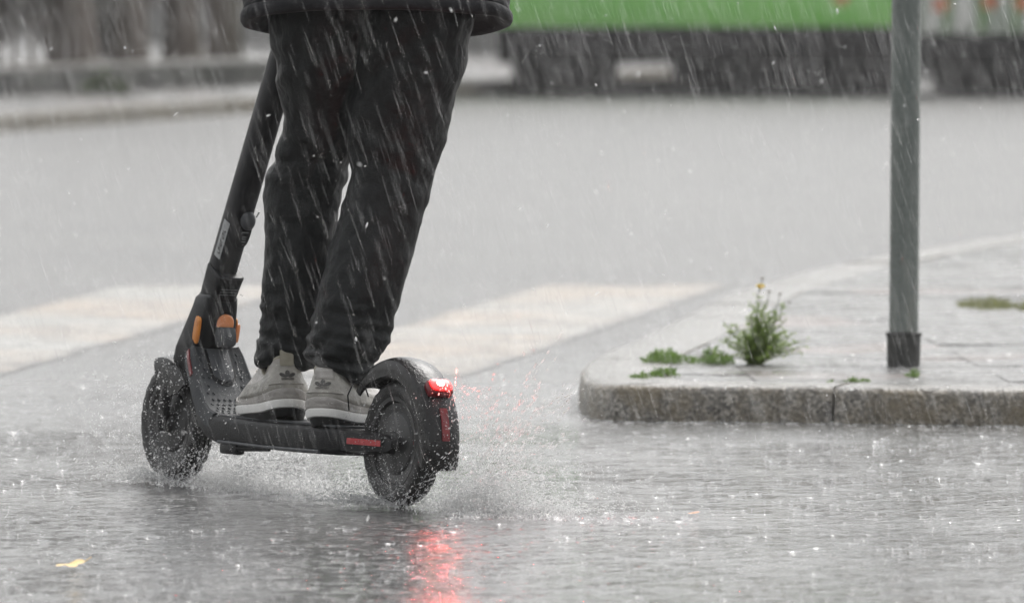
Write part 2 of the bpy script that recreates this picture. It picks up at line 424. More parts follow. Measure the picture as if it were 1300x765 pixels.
# kerb stones, cut where the joints are
cum = [0.0]
for a, b in zip(path[:-1], path[1:]): cum.append(cum[-1] + (b - a).length)
jp = gnd(1058, 491.5, KH)
ji = min(range(len(path)), key=lambda i: (path[i] - jp).length)
joint_s = cum[ji]
cuts = [joint_s + 1.0 * k for k in range(0, 6)]
corner_i = min(range(len(path)), key=lambda i: (path[i] - gnd(746, 456, KH)).length)
cuts = [cum[corner_i] - 0.9 * k for k in range(14, -1, -1)] + cuts
def kpoint(s):
    s = min(max(s, 0), cum[-1])
    for i in range(len(cum) - 1):
        if cum[i + 1] >= s:
            t = (s - cum[i]) / max(1e-9, cum[i + 1] - cum[i])
            return path[i].lerp(path[i + 1], t), nrm[i].lerp(nrm[i + 1], t).normalized()
for a, b in zip(cuts[:-1], cuts[1:]):
    a, b = max(a, 0) + 0.003, min(b, cum[-1]) - 0.003
    if b - a < 0.1: continue
    m = max(3, int((b - a) / 0.04)); rings = []
    dz = random.uniform(-0.002, 0.002)
    for q in range(m + 1):
        s = lerp(a, b, q / m); p, n = kpoint(s)
        jit = 0.003 * noise.noise((s * 14, 0, 0)) + 0.0015 * noise.noise((s * 60, 2, 0))
        tz = 0.002 * noise.noise((s * 11, 7, 0)) + dz
        prof = [(0.0 + jit * 2, -0.06), (jit, 0.03), (0.004 + jit, KH - 0.016 + tz), (0.010 + jit, KH - 0.006 + tz), (0.022, KH + tz), (KW * 0.6, KH + 0.001 + tz), (KW, KH + tz), (KW, -0.06)]
        rings.append([Vector((p.x + n.x * o, p.y + n.y * o, z)) for o, z in prof])
    bm = bmesh.new(); add_loft(bm, rings)
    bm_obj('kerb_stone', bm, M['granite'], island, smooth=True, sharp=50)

# ------------------------------------------------------------------ far left pavement, planter, trees, hedge; far building
k1, k2 = gnd(-20, 170), gnd(330, 143)
kd = (k2 - k1).normalized(); kn = Vector((-kd.y, kd.x, 0))      # points left / away from the road
def far_pavement():
    a0, a1 = k1 - kd * 14, k1 + kd * 38
    vs = [a0 + kn * 0.15, a1 + kn * 0.15, a1 + kn * 16, a0 + kn * 16]
    bm = bmesh.new(); f = bm.faces.new([bm.verts.new((v.x, v.y, 0.118)) for v in vs])
    r_ = bmesh.ops.extrude_face_region(bm, geom=[f])
    for v in [g for g in r_['geom'] if isinstance(g, bmesh.types.BMVert)]: v.co.z = -0.05
    o = tag(bm_obj('pavement', bm, M['slab']), kind='structure')
    L = (a1 - a0).length; n = int(L / 1.0)
    for i in range(n):
        c = a0 + kd * (i + 0.5) * (L / n) + kn * 0.075
        Mr = Matrix.Rotation(math.atan2(kd.y, kd.x), 3, 'Z')
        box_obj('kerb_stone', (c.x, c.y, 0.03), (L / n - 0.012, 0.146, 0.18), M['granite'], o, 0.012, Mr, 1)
    return o
far_pavement()
M['wallstone'] = simple('dark_mossy_stone', (0.05, 0.05, 0.046), (0.10, 0.098, 0.09), 0.6, 3, 0.006, 40)
M['coping'] = simple('pale_wet_coping', (0.20, 0.19, 0.18), (0.30, 0.285, 0.27), 0.3, 4, 0.003, 30)
M['bark'] = simple('grey_brown_bark', (0.088, 0.070, 0.057), (0.165, 0.136, 0.112), 0.85, 7, 0.02, 18, stretch=(1, 1, 0.15))
M['hedge'] = simple('dark_hedge_leaves', (0.042, 0.034, 0.024), (0.08, 0.062, 0.045), 0.5, 4)
M['leafgreen'] = simple('tree_leaves', (0.04, 0.075, 0.02), (0.07, 0.11, 0.03), 0.5, 3)
M['moss'] = simple('moss', (0.05, 0.09, 0.02), (0.09, 0.13, 0.03), 0.8, 30, 0.01, 90)
p1, p2 = gnd(12, 121, 0.118), gnd(345, 107, 0.118)
pd = (p2 - p1).normalized(); pn = Vector((-pd.y, pd.x, 0)); pang = math.atan2(pd.y, pd.x); PR = Matrix.Rotation(pang, 3, 'Z')
planter = tag(empty('stone_planter', p1, pang), 'long low dark stone planter wall with pale coping on the far left pavement', 'planter')
PL = 9.0
for i in range(9):
    box_obj('stone_block', (0.5 + i, 0.15, 0.085), (0.988, 0.30, 0.17), M['wallstone'], planter, 0.015)
    box_obj('coping_stone', (0.5 + i, 0.24, 0.19), (0.985, 0.50, 0.04), M['coping'], planter, 0.01)
M['soil'] = simple('planter_soil', (0.05, 0.042, 0.034), (0.09, 0.078, 0.066), 0.8, 8, 0.02, 30)
box_obj('soil_bed', (PL / 2, 1.4, 0.09), (PL - 0.1, 1.8, 0.16), M['soil'], planter)
mo = pyd('moss_patch', [], [], M['moss'])
def blob_patch(name, c, sx, sy, h, n, mat, parent=None):
    vs, fs = [], []
    for i in range(n):
        a = random.uniform(0, 6.28); r = random.random() ** 0.6
        p = Vector((c[0] + math.cos(a) * r * sx, c[1] + math.sin(a) * r * sy, c[2] + random.uniform(0, h) * (1 - r * 0.7)))
        d = Vector((random.gauss(0, 1), random.gauss(0, 1), random.gauss(0.4, 0.6))).normalized() * (0.25 * h + 0.012)
        e = d.cross(Vector((random.gauss(0, 1), random.gauss(0, 1), random.gauss(0, 1)))).normalized() * d.length * 0.6
        b = len(vs); vs += [p - d, p + e, p + d, p - e]; fs.append((b, b + 1, b + 2, b + 3))
    return pyd(name, vs, fs, mat, parent, False)
bpy.data.objects.remove(mo)
mp_ = gnd(133, 120, 0.118)
tag(blob_patch('moss_clump', (mp_.x, mp_.y - 0.06, 0.12), 0.14, 0.05, 0.2, 500, M['moss']), 'small clump of green moss at the foot of the dark planter wall', 'moss')

def leaf_cloud(bm_v, bm_f, c, rad, n, size):
    for i in range(n):
        d = Vector((random.gauss(0, 1), random.gauss(0, 1), random.gauss(0, 1))).normalized() * (random.random() ** 0.4)
        p = Vector((c[0] + d.x * rad[0], c[1] + d.y * rad[1], c[2] + d.z * rad[2]))
        a = Vector((random.gauss(0, 1), random.gauss(0, 1), random.gauss(0, 1))).normalized() * size * random.uniform(0.6, 1.3)
        b = a.cross(Vector((random.gauss(0, 1), random.gauss(0, 1), random.gauss(0, 1)))).normalized() * a.length * 0.55
        k = len(bm_v); bm_v += [p - a, p + b, p + a, p - b]; bm_f.append((k, k + 1, k + 2, k + 3))
hv, hf = [], []
HL = 7.2
hedge_root = tag(empty('clipped_hedge', p1 + pd * 0.35 + pn * 1.5 + Vector((0, 0, 0.17)), pang), 'dark brownish hedge standing behind the tree trunks in the planter', 'hedge')
for i in range(26):
    leaf_cloud(hv, hf, (HL * (i + 0.5) / 26 + random.uniform(-0.1, 0.1), random.uniform(0.0, 0.16), random.uniform(0.5, 1.4)), (0.34, 0.17, 0.80), 420, 0.062)
hv = [Vector((v.x, v.y, max(v.z, 0.0))) for v in hv]
pyd('foliage', hv, hf, M['hedge'], hedge_root, False)
bm = bmesh.new()
for i in range(18):
    x = HL * (i + 0.5) / 18; add_tube(bm, [(x, 0.08, -0.02), (x + random.uniform(-.1, .1), 0.08, 0.8), (x + random.uniform(-.15, .15), 0.08, 1.6)], [0.03, 0.02, 0.01], 6)
bm_obj('stems', bm, M['bark'], hedge_root)
tree_specs = [(98, 0.15, 'tree trunk nearest the left end of the stone planter, greyish and straight'),
              (168, 0.13, 'second tree trunk along the planter, directly above the patch of green moss'),
              (228, 0.14, 'third tree trunk along the planter, midway between the moss and the rider'),
              (283, 0.13, 'tree trunk at the planter closest to the rider in the black jacket')]
def on_line(px, base, d, z):          # point where the vertical plane through base along d is seen at column px
    t = (px - 650) / FPX
    s = (t * base.y - base.x) / (d.x - t * d.y)
    return Vector((base.x + d.x * s, base.y + d.y * s, z))
for px, r, lab in tree_specs:
    b = on_line(px, p1 + pn * 1.05, pd, 0.16)
    t = tag(empty('tree', b), lab, 'tree', 'trees in the far stone planter')
    bm = bmesh.new(); rings = []
    for q in range(15):
        z = 3.6 * q / 14; rr = r * (1 + 0.55 * math.exp(-z * 4) - 0.09 * z)
        rings.append([(math.cos(a) * rr * (1 + 0.1 * noise.noise((math.cos(a) * 2 + px, math.sin(a) * 2, z * 0.6))) + 0.02 * math.sin(z + px), math.sin(a) * rr, z) for a in (k * 2 * math.pi / 20 for k in range(20))])
    add_loft(bm, rings)
    bm_obj('trunk', bm, M['bark'], t, True, 60)
    bm = bmesh.new()
    cv, cf = [], []
    for q in range(6):
        a = q * 1.05 + px; e = Vector((math.cos(a) * 1.1, math.sin(a) * 1.1, random.uniform(4.2, 5.4)))
        add_tube(bm, [(0, 0, 3.3), (e.x * .5, e.y * .5, 4.0), e], [0.07, 0.045, 0.015], 7)
        leaf_cloud(cv, cf, e, (0.6, 0.6, 0.45), 160, 0.07)
    leaf_cloud(cv, cf, (0, 0, 5.2), (0.8, 0.8, 0.6), 260, 0.07)
    bm_obj('limbs', bm, M['bark'], t, True, 60)
    pyd('crown', cv, cf, M['leafgreen'], t, False)

# far building
M['brick'] = simple('dark_brown_masonry', (0.055, 0.045, 0.04), (0.085, 0.07, 0.062), 0.8, 1.2, 0.01, 12)
M['pane'] = simple('dark_window_glass', (0.03, 0.033, 0.036), (0.05, 0.053, 0.056), 0.08, 2)
M['frame'] = simple('grey_window_frame', (0.2, 0.2, 0.2), (0.26, 0.26, 0.26), 0.5, 8)
b1, b2 = gnd(-60, 38), gnd(640, 69)
bd = (b1 - b2).normalized(); b0 = b2 - bd * 22
BL = (b1 - b0).length + 30
bld = tag(empty('brown_building', b0, math.atan2(bd.y, bd.x)), 'long dark brown building far across the road behind everything', 'building')
side = -1
box_obj('wall', (BL / 2, side * 4, 2.6), (BL, 8, 5.2), M['brick'], bld)
box_obj('plinth', (BL / 2, 0.03, 0.25), (BL, 0.08, 0.5), M['wallstone'], bld)
box_obj('cornice', (BL / 2, 0.09, 5.1), (BL, 0.2, 0.24), M['coping'], bld, 0.02)
wf = wp = None
for i in range(int(BL / 3.2)):
    x = 1.6 + i * 3.2
    bm = bmesh.new()
    for dx, dz, sx, sz in ((-0.62, 0, 0.1, 1.9), (0.62, 0, 0.1, 1.9), (0, 0.9, 1.14, 0.1), (0, -0.9, 1.14, 0.1), (0, 0.2, 1.14, 0.06)):
        add_box(bm, (x + dx, 0.03, 2.6 + dz), (sx, 0.09, sz))
    wf = bm_obj('window', bm, M['frame'], bld)
    box_obj('pane', (x, 0.012, 2.6), (1.16, 0.02, 1.72), M['pane'], wf)

# ------------------------------------------------------------------ green bus
BY = 72.0
def bx(px): return (px - 650) * BY / FPX
def bh(py): return CAM_H - (py + 40) * BY / FPX
M['bus_green'] = simple('bus_green_paint', (0.22, 0.60, 0.11), (0.27, 0.66, 0.13), 0.35, 2)
M['bus_dark'] = simple('bus_black_skirt', (0.008, 0.008, 0.009), (0.018, 0.017, 0.017), 0.7, 3, spec=0.15)
M['bus_pale'] = simple('bus_pale_wrap', (0.36, 0.42, 0.34), (0.50, 0.54, 0.47), 0.4, 2.2, stretch=(3, 1, 0.4))
M['bus_leaf'] = simple('wrap_print_green', (0.10, 0.22, 0.06), (0.17, 0.30, 0.09), 0.4, 6)
M['bus_orange'] = simple('wrap_print_orange', (0.55, 0.13, 0.04), (0.68, 0.2, 0.07), 0.4, 9)
M['bus_white'] = simple('wrap_print_white', (0.6, 0.6, 0.56), (0.7, 0.7, 0.66), 0.4, 6)
bus = tag(empty('articulated_bus', (bx(632), BY, 0)), 'green articulated bus with black skirt crossing behind the grey pole', 'bus')
J0, J1, BEND = bx(1136) - bx(632), bx(1166) - bx(632), 13.5
gz, pz = bh(35), bh(44)
def panel(name, x0, x1, z0, z1, mat, y=0.0, d=2.5, bevel=0.03):
    return box_obj(name, ((x0 + x1) / 2, y + d / 2, (z0 + z1) / 2), (x1 - x0, d, z1 - z0), mat, bus, bevel)
panel('side_panel', -1.4, J0, gz, 1.25, M['bus_green'])
panel('upper_body', -1.4, J0, 1.254, 2.95, M['bus_white'])
panel('rear_side_panel', J1, BEND, pz, 1.25, M['bus_pale'])
panel('rear_upper_body', J1, BEND, 1.254, 2.95, M['bus_pale'])
panel('roof', -1.3, BEND - 0.1, 2.954, 3.1, M['bus_white'], 0.1, 2.3)
panel('skirt', 0.0, J0 - 0.004, 0.27, gz - 0.004, M['bus_dark'], 0.02, 2.46)
panel('rear_skirt', J1, BEND, 0.25, pz - 0.004, M['bus_dark'], 0.02, 2.46)
for x0, x1 in ((bx(648) - bx(632), bx(785) - bx(632)), (bx(856) - bx(632), J0), (J1 + 0.2, J1 + 4.0)):
    panel('underbody_box', x0 + 0.01, x1, 0.015, 0.262, M['bus_dark'], 0.25, 1.9)
panel('underbody_rail', bx(780) - bx(632), bx(860) - bx(632), 0.015, 0.12, M['bus_dark'], 0.6, 1.2)
bm = bmesh.new()
for i in range(7):
    add_box(bm, (J0 + (i + 0.5) * (J1 - J0) / 7, 1.25, 1.6), ((J1 - J0) / 7 - 0.008, 2.3, 2.5), bevel=0.006, seg=1)
bm_obj('bellows', bm, M['bus_dark'], bus)
for i in range(3):
    box_obj('window', (-0.6 + 1.6 * i, -0.004, 2.05), (1.45, 0.03, 1.05), M['pane'], bus, 0.01)
for i in range(5):
    box_obj('window', (J1 + 1.0 + 1.8 * i, -0.004, 2.05), (1.6, 0.03, 1.05), M['pane'], bus, 0.01)
for x in (0.62, J1 + 2.2):
    bm = bmesh.new(); add_lathe(bm, [(0.22, 0.05), (0.36, 0.0), (0.40, 0.02), (0.42, 0.08), (0.42, 0.20), (0.36, 0.22), (0.2, 0.22)], (x, 0.10, 0.42), 36)
    wh = bm_obj('wheel', bm, M['bus_dark'], bus, True, 50)
    bm = bmesh.new(); add_lathe(bm, [(0.02, 0.04), (0.12, 0.04), (0.16, 0.09), (0.25, 0.06), (0.26, 0.03), (0.27, 0.06)], (x, 0.102, 0.42), 28)
    bm_obj('rim', bm, M['bus_dark'], wh, True, 50)
def flower(px, py, r, mat):
    x, z = bx(px) - bx(632), bh(py); vs, fs = [], []
    n = 40
    vs.append((x, -0.005, z))
    for k in range(n):
        a = 2 * math.pi * k / n; rr = r * (0.72 + 0.28 * math.cos(5 * a + px))
        vs.append((x + rr * math.cos(a), -0.005, z + rr * math.sin(a)))
    for k in range(n): fs.append((0, 1 + k, 1 + (k + 1) % n))
    pyd('printed_flower', vs, fs, mat, bus, False)
for px, py in ((1068, -4), (1194, 6), (1256, 2), (1298, 4), (1225, -22), (1340, 10)): flower(px, py, 0.085, M['bus_orange'])
def strip(name, pxa, pxb, mat, z0, z1):
    x0, x1 = bx(pxa) - bx(632), bx(pxb) - bx(632); n = 10; vs, fs = [], []
    for k in range(n + 1):
        t = k / n; wdt = math.sin(math.pi * (0.12 + 0.8 * t)) ** 0.6
        c = (x0 + x1) / 2 + 0.02 * math.sin(4 * t + pxa); h = (x1 - x0) / 2 * wdt
        vs += [(c - h, -0.003, lerp(z0, z1, t)), (c + h, -0.003, lerp(z0, z1, t))]
    for k in range(n): fs.append((2 * k, 2 * k + 1, 2 * k + 3, 2 * k + 2))
    pyd(name, vs, fs, mat, bus, False)
for a, b in ((1199, 1207), (1238, 1252), (1282, 1292)): strip('printed_leaf', a, b, M['bus_leaf'], pz + 0.02, 1.1)
for a, b in ((1174, 1192), (1212, 1232)): strip('printed_petal', a, b, M['bus_white'], pz + 0.02, 0.85)

# ------------------------------------------------------------------ grey pole on the island
pb = gnd(1147, 464, KH); pole = empty('metal_pole', pb)
tag(pole, 'weathered grey metal sign pole with black base sleeve on the traffic island', 'pole')
pole.rotation_euler = (0, math.radians(0.35), 0)
def pole_mat():
    k = N('weathered_grey_paint')
    v = k.noise(14, 5, 0.7, stretch=(1, 1, 0.12)); s = k.noise(60, 4, 0.7)
    col = k.ramp(v, [(0.3, (0.11, 0.13, 0.12)), (0.55, (0.19, 0.21, 0.195)), (0.75, (0.27, 0.27, 0.24))])
    col = k.mix(k.ramp(s, [(0.6, (0,) * 3), (0.75, (1,) * 3)]), col, (0.11, 0.105, 0.08))
    k.set(Base_Color=col, Roughness=k.ramp(s, [(0.4, (0.25,) * 3), (0.7, (0.5,) * 3)]), Normal=k.bump(s, 0.0015))
    return k.m
M['pole'] = pole_mat()
bm = bmesh.new()
add_loft(bm, [[(0.0365 * math.cos(a), 0.0365 * math.sin(a), z) for a in (i * 2 * math.pi / 40 for i in range(40))] for z in (0.06, 0.5, 1.2, 2.0, 2.9)])
bm_obj('tube', bm, M['pole'], pole, True, 60)
def ring_prof(bm, prof, n=40):
    add_loft(bm, [[(r * math.cos(a), r * math.sin(a), z) for a in (i * 2 * math.pi / n for i in range(n))] for r, z in prof])
M['sleeve'] = simple('black_base_sleeve', (0.03, 0.03, 0.029), (0.07, 0.07, 0.065), 0.5, 30, 0.003, 90)
bm = bmesh.new(); ring_prof(bm, [(0.0405, -0.02), (0.041, 0.0), (0.0425, 0.074), (0.0455, 0.076), (0.0455, 0.083), (0.0385, 0.085)])
bm_obj('base_sleeve', bm, M['sleeve'], pole, True, 40)
bm = bmesh.new(); ring_prof(bm, [(0.0385, 2.88), (0.0385, 2.915), (0.03, 2.93), (0.01, 2.935)])
bm_obj('cap', bm, M['black'], pole, True, 40)

# ------------------------------------------------------------------ weeds
def leaf_mat(name, c1, c2):
    k = N(name); col = k.ramp(k.noise(45), [(0.3, c1), (0.7, c2)])
    k.set(Base_Color=col, Roughness=0.4)
    tl = k.n('BsdfTranslucent'); k.l(col, tl.inputs['Color']); mx = k.n('MixShader'); mx.inputs[0].default_value = 0.45
    k.l(k.b.outputs[0], mx.inputs[1]); k.l(tl.outputs[0], mx.inputs[2]); k.l(mx.outputs[0], k.out.inputs['Surface'])
    return k.m
M['leaf'] = leaf_mat('weed_leaf', (0.20, 0.29, 0.07), (0.38, 0.50, 0.14))
M['leaf_low'] = leaf_mat('low_weed_leaf', (0.11, 0.19, 0.045), (0.20, 0.30, 0.08))
M['leaf_olive'] = leaf_mat('olive_grass', (0.15, 0.16, 0.06), (0.25, 0.26, 0.11))
M['stemgreen'] = simple('weed_stem', (0.07, 0.10, 0.03), (0.11, 0.12, 0.05), 0.5, 50)
M['yellow'] = simple('yellow_petals', (0.82, 0.62, 0.02), (0.88, 0.72, 0.04), 0.5, 50)
M['seed'] = simple('brown_seed_head', (0.10, 0.07, 0.04), (0.17, 0.13, 0.08), 0.8, 60)
def leaf_geo(vs, fs, p, d, ln, wd):
    d = d.normalized(); s = d.cross(Vector((random.gauss(0, 1), random.gauss(0, 1), random.gauss(0, 0.5)))).normalized() * wd
    up = s.cross(d).normalized() * ln * 0.12
    b = len(vs)
    vs += [p, p + d * ln * 0.35 + s + up, p + d * ln, p + d * ln * 0.35 - s + up, p + d * ln * 0.4 - up * 0.4]
    fs += [(b, b + 1, b + 4), (b + 1, b + 2, b + 4), (b, b + 4, b + 3), (b + 3, b + 4, b + 2)]
def weed(base, stems, label, lean=(0, 0), nl=34, leaf=0.016, flowers=()):
    root = tag(empty('flowering_weed', base), label, 'plant')
    bm = bmesh.new(); vs, fs = [], []
    tips = []
    for (tx, ty, h) in stems:
        pts = []; m = 9
        for q in range(m):
            t = q / (m - 1)
            pts.append(Vector((tx * t ** 1.4 + 0.022 * t * noise.noise((t * 5, tx * 90 + h * 40, ty * 50)), ty * t ** 1.4 + 0.022 * t * noise.noise((t * 5, tx * 90 + h * 40, ty * 50 + 9)), h * t ** 0.9)))
        add_tube(bm, pts, [lerp(0.0022, 0.0008, q / (m - 1)) for q in range(m)], 5)
        tips.append(pts[-1])
        for k in range(int(nl * (0.5 + h * 2.5))):
            t = random.random() ** 0.8; q = min(m - 2, int(t * (m - 1))); p = pts[q].lerp(pts[q + 1], t * (m - 1) - q)
            d = Vector((random.gauss(0, 1), random.gauss(0, 1), random.gauss(0.1, 0.7)))
            L = leaf * random.uniform(0.6, 1.5) * (1.25 - 0.6 * t)
            leaf_geo(vs, fs, p, d, L, L * 0.14)
            if random.random() < 0.5: leaf_geo(vs, fs, p + d.normalized() * L * .5, d + Vector((random.gauss(0, .8), random.gauss(0, .8), .2)), L * .7, L * 0.13)
    bm_obj('stems', bm, M['stemgreen'], root, True, 0)
    pyd('foliage', vs, fs, M['leaf'], root, False)
    return root, tips
wb = gnd(958, 462, KH)
st = [(0.005, 0.0, 0.175), (-0.012, 0.02, 0.15), (0.03, -0.02, 0.15), (0.055, 0.03, 0.145), (0.085, 0.0, 0.15), (0.05, 0.05, 0.12), (0.03, 0.0, 0.16), (0.0, 0.03, 0.11), (0.02, -0.03, 0.11),
      (-0.05, 0.0, 0.10), (-0.08, 0.02, 0.105), (-0.085, -0.03, 0.07), (-0.05, 0.05, 0.05), (0.10, -0.04, 0.04), (0.13, 0.05, 0.045), (0.06, 0.1, 0.05), (-0.03, -0.08, 0.045), (0.035, -0.1, 0.03), (0.09, 0.08, 0.08), (0.012, 0.012, 0.14), (-0.1, -0.06, 0.03),
      (0.02, 0.01, 0.13), (0.015, -0.01, 0.12), (0.04, 0.01, 0.12), (-0.01, 0.0, 0.12), (0.03, 0.02, 0.10), (0.0, -0.02, 0.08), (0.05, -0.03, 0.08), (-0.06, 0.03, 0.08), (-0.03, -0.03, 0.09), (-0.07, 0.0, 0.05), (0.07, -0.02, 0.06), (0.1, 0.02, 0.05), (-0.02, 0.04, 0.07), (0.06, 0.02, 0.13), (0.07, -0.01, 0.11), (-0.09, 0.05, 0.06), (0.12, 0.0, 0.03)]
for k_ in range(26):
    a_ = random.uniform(0, 6.28); q_ = random.random() ** 0.5
    st.append((0.050 + 0.095 * q_ * math.cos(a_), 0.08 * q_ * math.sin(a_), (0.15 - 0.09 * q_) * random.uniform(0.55, 1.0)))
wroot, tips = weed(wb, st, 'tall bushy green weed with one yellow flower growing on the traffic island', nl=44, leaf=0.0165)
def flower_head(c, r, n, mat, name):
    vs, fs = [], []
    for k in range(n):
        a = 2 * math.pi * k / n; d = Vector((math.cos(a), math.sin(a) * 0.8 - 0.35, 0.35 * math.sin(a) + 0.3))
        leaf_geo(vs, fs, Vector(c), d, r, r * 0.3)
    return pyd(name, vs, fs, mat, wroot, False)
bm = bmesh.new()
add_tube(bm, [(0.005, 0, 0.15), (0.012, 0, 0.19), (0.020, 0, 0.213)], 0.0011, 5)
add_tube(bm, [(0.012, 0, 0.18), (0.015, 0, 0.195)], 0.001, 5)
add_tube(bm, [(0.03, -0.0, 0.14), (0.036, 0, 0.178)], 0.001, 5); add_tube(bm, [(0.055, .03, 0.14), (0.064, .03, 0.172)], 0.001, 5)
tag(bm_obj('flower_stalks', bm, M['stemgreen'], wroot), kind='stuff')
bm = None
flower_head((0.0145, -0.004, 0.192), 0.0135, 16, M['yellow'], 'flower')
for c in ((0.020, 0, 0.213), (0.036, 0, 0.180), (0.064, .03, 0.173), (0.087, 0, 0.153)): flower_head(c, 0.006, 9, M['seed'], 'seed_head')
def low_weed(px, py, sx, sy, h, n, label, mat, name='low_weed', leaf=0.014):
    c = gnd(px, py, KH - 0.003); root = tag(empty(name, c), label, 'plant')
    bm = bmesh.new(); vs, fs = [], []
    for k in range(max(5, n // 24)):
        a = random.uniform(0, 6.28); e = Vector((math.cos(a) * sx, math.sin(a) * sy, h * random.uniform(0.2, 0.9))) * random.uniform(0.4, 1)
        pts = [Vector((0, 0, 0)), e * 0.5 + Vector((0, 0, h * 0.25)), e]; add_tube(bm, pts, [0.0014, 0.001, 0.0006], 4)
    for k in range(n):
        a = random.uniform(0, 6.28); r = random.random() ** 0.6
        p = Vector((math.cos(a) * r * sx, math.sin(a) * r * sy, random.random() * h * (1.05 - r * 0.8) + 0.002))
        if noise.noise((p.x * 22 + px, p.y * 10, p.z * 40)) < -0.12: continue
        L = leaf * random.uniform(0.6, 1.5)
        leaf_geo(vs, fs, p, Vector((random.gauss(0, 1), random.gauss(0, 1), random.uniform(0.0, 0.9))), L, L * 0.24)
    bm_obj('stems', bm, M['stemgreen'], root); pyd('foliage', vs, fs, mat, root, False)
low_weed(842, 461, 0.055, 0.12, 0.040, 420, 'bright green low weed farthest left on the island', M['leaf_low'])
low_weed(903, 462, 0.055, 0.13, 0.042, 420, 'green low weed between the leftmost weed and the tall flowering weed', M['leaf_low'])
low_weed(842, 479, 0.036, 0.07, 0.022, 170, 'small flat green weed just behind the rounded kerb corner', M['leaf_low'])
low_weed(812, 482, 0.024, 0.05, 0.010, 60, 'tiny green sprig closest to the rounded kerb corner', M['leaf_low'])
low_weed(1076, 486, 0.05, 0.03, 0.012, 150, 'thin green weed in the joint behind the kerb left of the pole', M['leaf_low'], leaf=0.010)
low_weed(1160, 480, 0.016, 0.03, 0.022, 60, 'little green sprout at the foot of the grey pole', M['leaf_low'], leaf=0.010)
def grass(px, py, sx, sy, h, n, label):
    c = gnd(px, py, KH - 0.003); root = tag(empty('grass_tuft', c), label, 'grass', 'olive grass tufts')
    vs, fs = [], []
    for k in range(n):
        a = random.uniform(0, 6.28); r = random.random() ** 0.5
        p = Vector((math.cos(a) * r * sx, math.sin(a) * r * sy, 0)); hh = h * random.uniform(0.4, 1.1) * (1.1 - 0.7 * r)
        d = Vector((math.cos(a) * r * 0.5 + random.gauss(0, .35), random.gauss(0, .4), 1)).normalized()
        s = Vector((random.gauss(0, 1), random.gauss(0, 1), 0)).normalized() * 0.0016
        b = len(vs); vs += [p - s, p + s, p + d * hh * .6 + s * .7, p + d * hh * .6 - s * .7, p + d * hh + Vector((d.x, d.y, 0)) * hh * .4]
        fs += [(b, b + 1, b + 2, b + 3), (b + 3, b + 2, b + 4)]
    pyd('blades', vs, fs, M['leaf_olive'], root, False)
grass(1254, 389, 0.09, 0.3, 0.042, 700, 'olive grass tuft on the island right of the pole')
grass(1308, 393, 0.04, 0.2, 0.04, 300, 'olive grass tuft cut off by the right edge of the photo')

# fallen leaves
def fallen(px, py, r, label, mat, curl):
    c = gnd(px, py, 0.006); vs, fs = [], []
    n = 40; vs.append(Vector((0, 0, 0.006)))
    for k in range(n):
        a = 2 * math.pi * k / n; rr = r * (0.55 + 0.45 * abs(math.cos(2.5 * a)) ** 0.8) * (1 + 0.15 * noise.noise((a, px, 0)))
        vs.append(Vector((rr * math.cos(a), rr * math.sin(a), 0.003 + curl * max(0.0, math.cos(a - 0.5)) ** 2 + 0.3 * curl * noise.noise((a * 1.5, px, 2)))))
    for k in range(n): fs.append((0, 1 + k, 1 + (k + 1) % n))
    root = tag(empty('fallen_leaf', c), label, 'leaf'); pyd('blade', vs, fs, mat, root, True)
    if r > 0.02: tube_obj('leaf_stalk', [(r * .2, 0, .006), (r * 1.0, r * .4, .010), (r * 1.35, r * .8, .016)], 0.0009, mat, root, 5)
M['dry_yellow'] = simple('yellow_fallen_leaf', (0.60, 0.38, 0.10), (0.72, 0.52, 0.20), 0.4, 60)
M['dry_brown'] = simple('brown_fallen_leaf', (0.28, 0.11, 0.04), (0.38, 0.17, 0.07), 0.4, 60)
fallen(88, 719, 0.028, 'curled yellow leaf lying on the wet road at lower left', M['dry_yellow'], 0.009)
fallen(880, 653, 0.013, 'small rusty brown leaf lying on the wet road in front of the kerb', M['dry_brown'], 0.004)

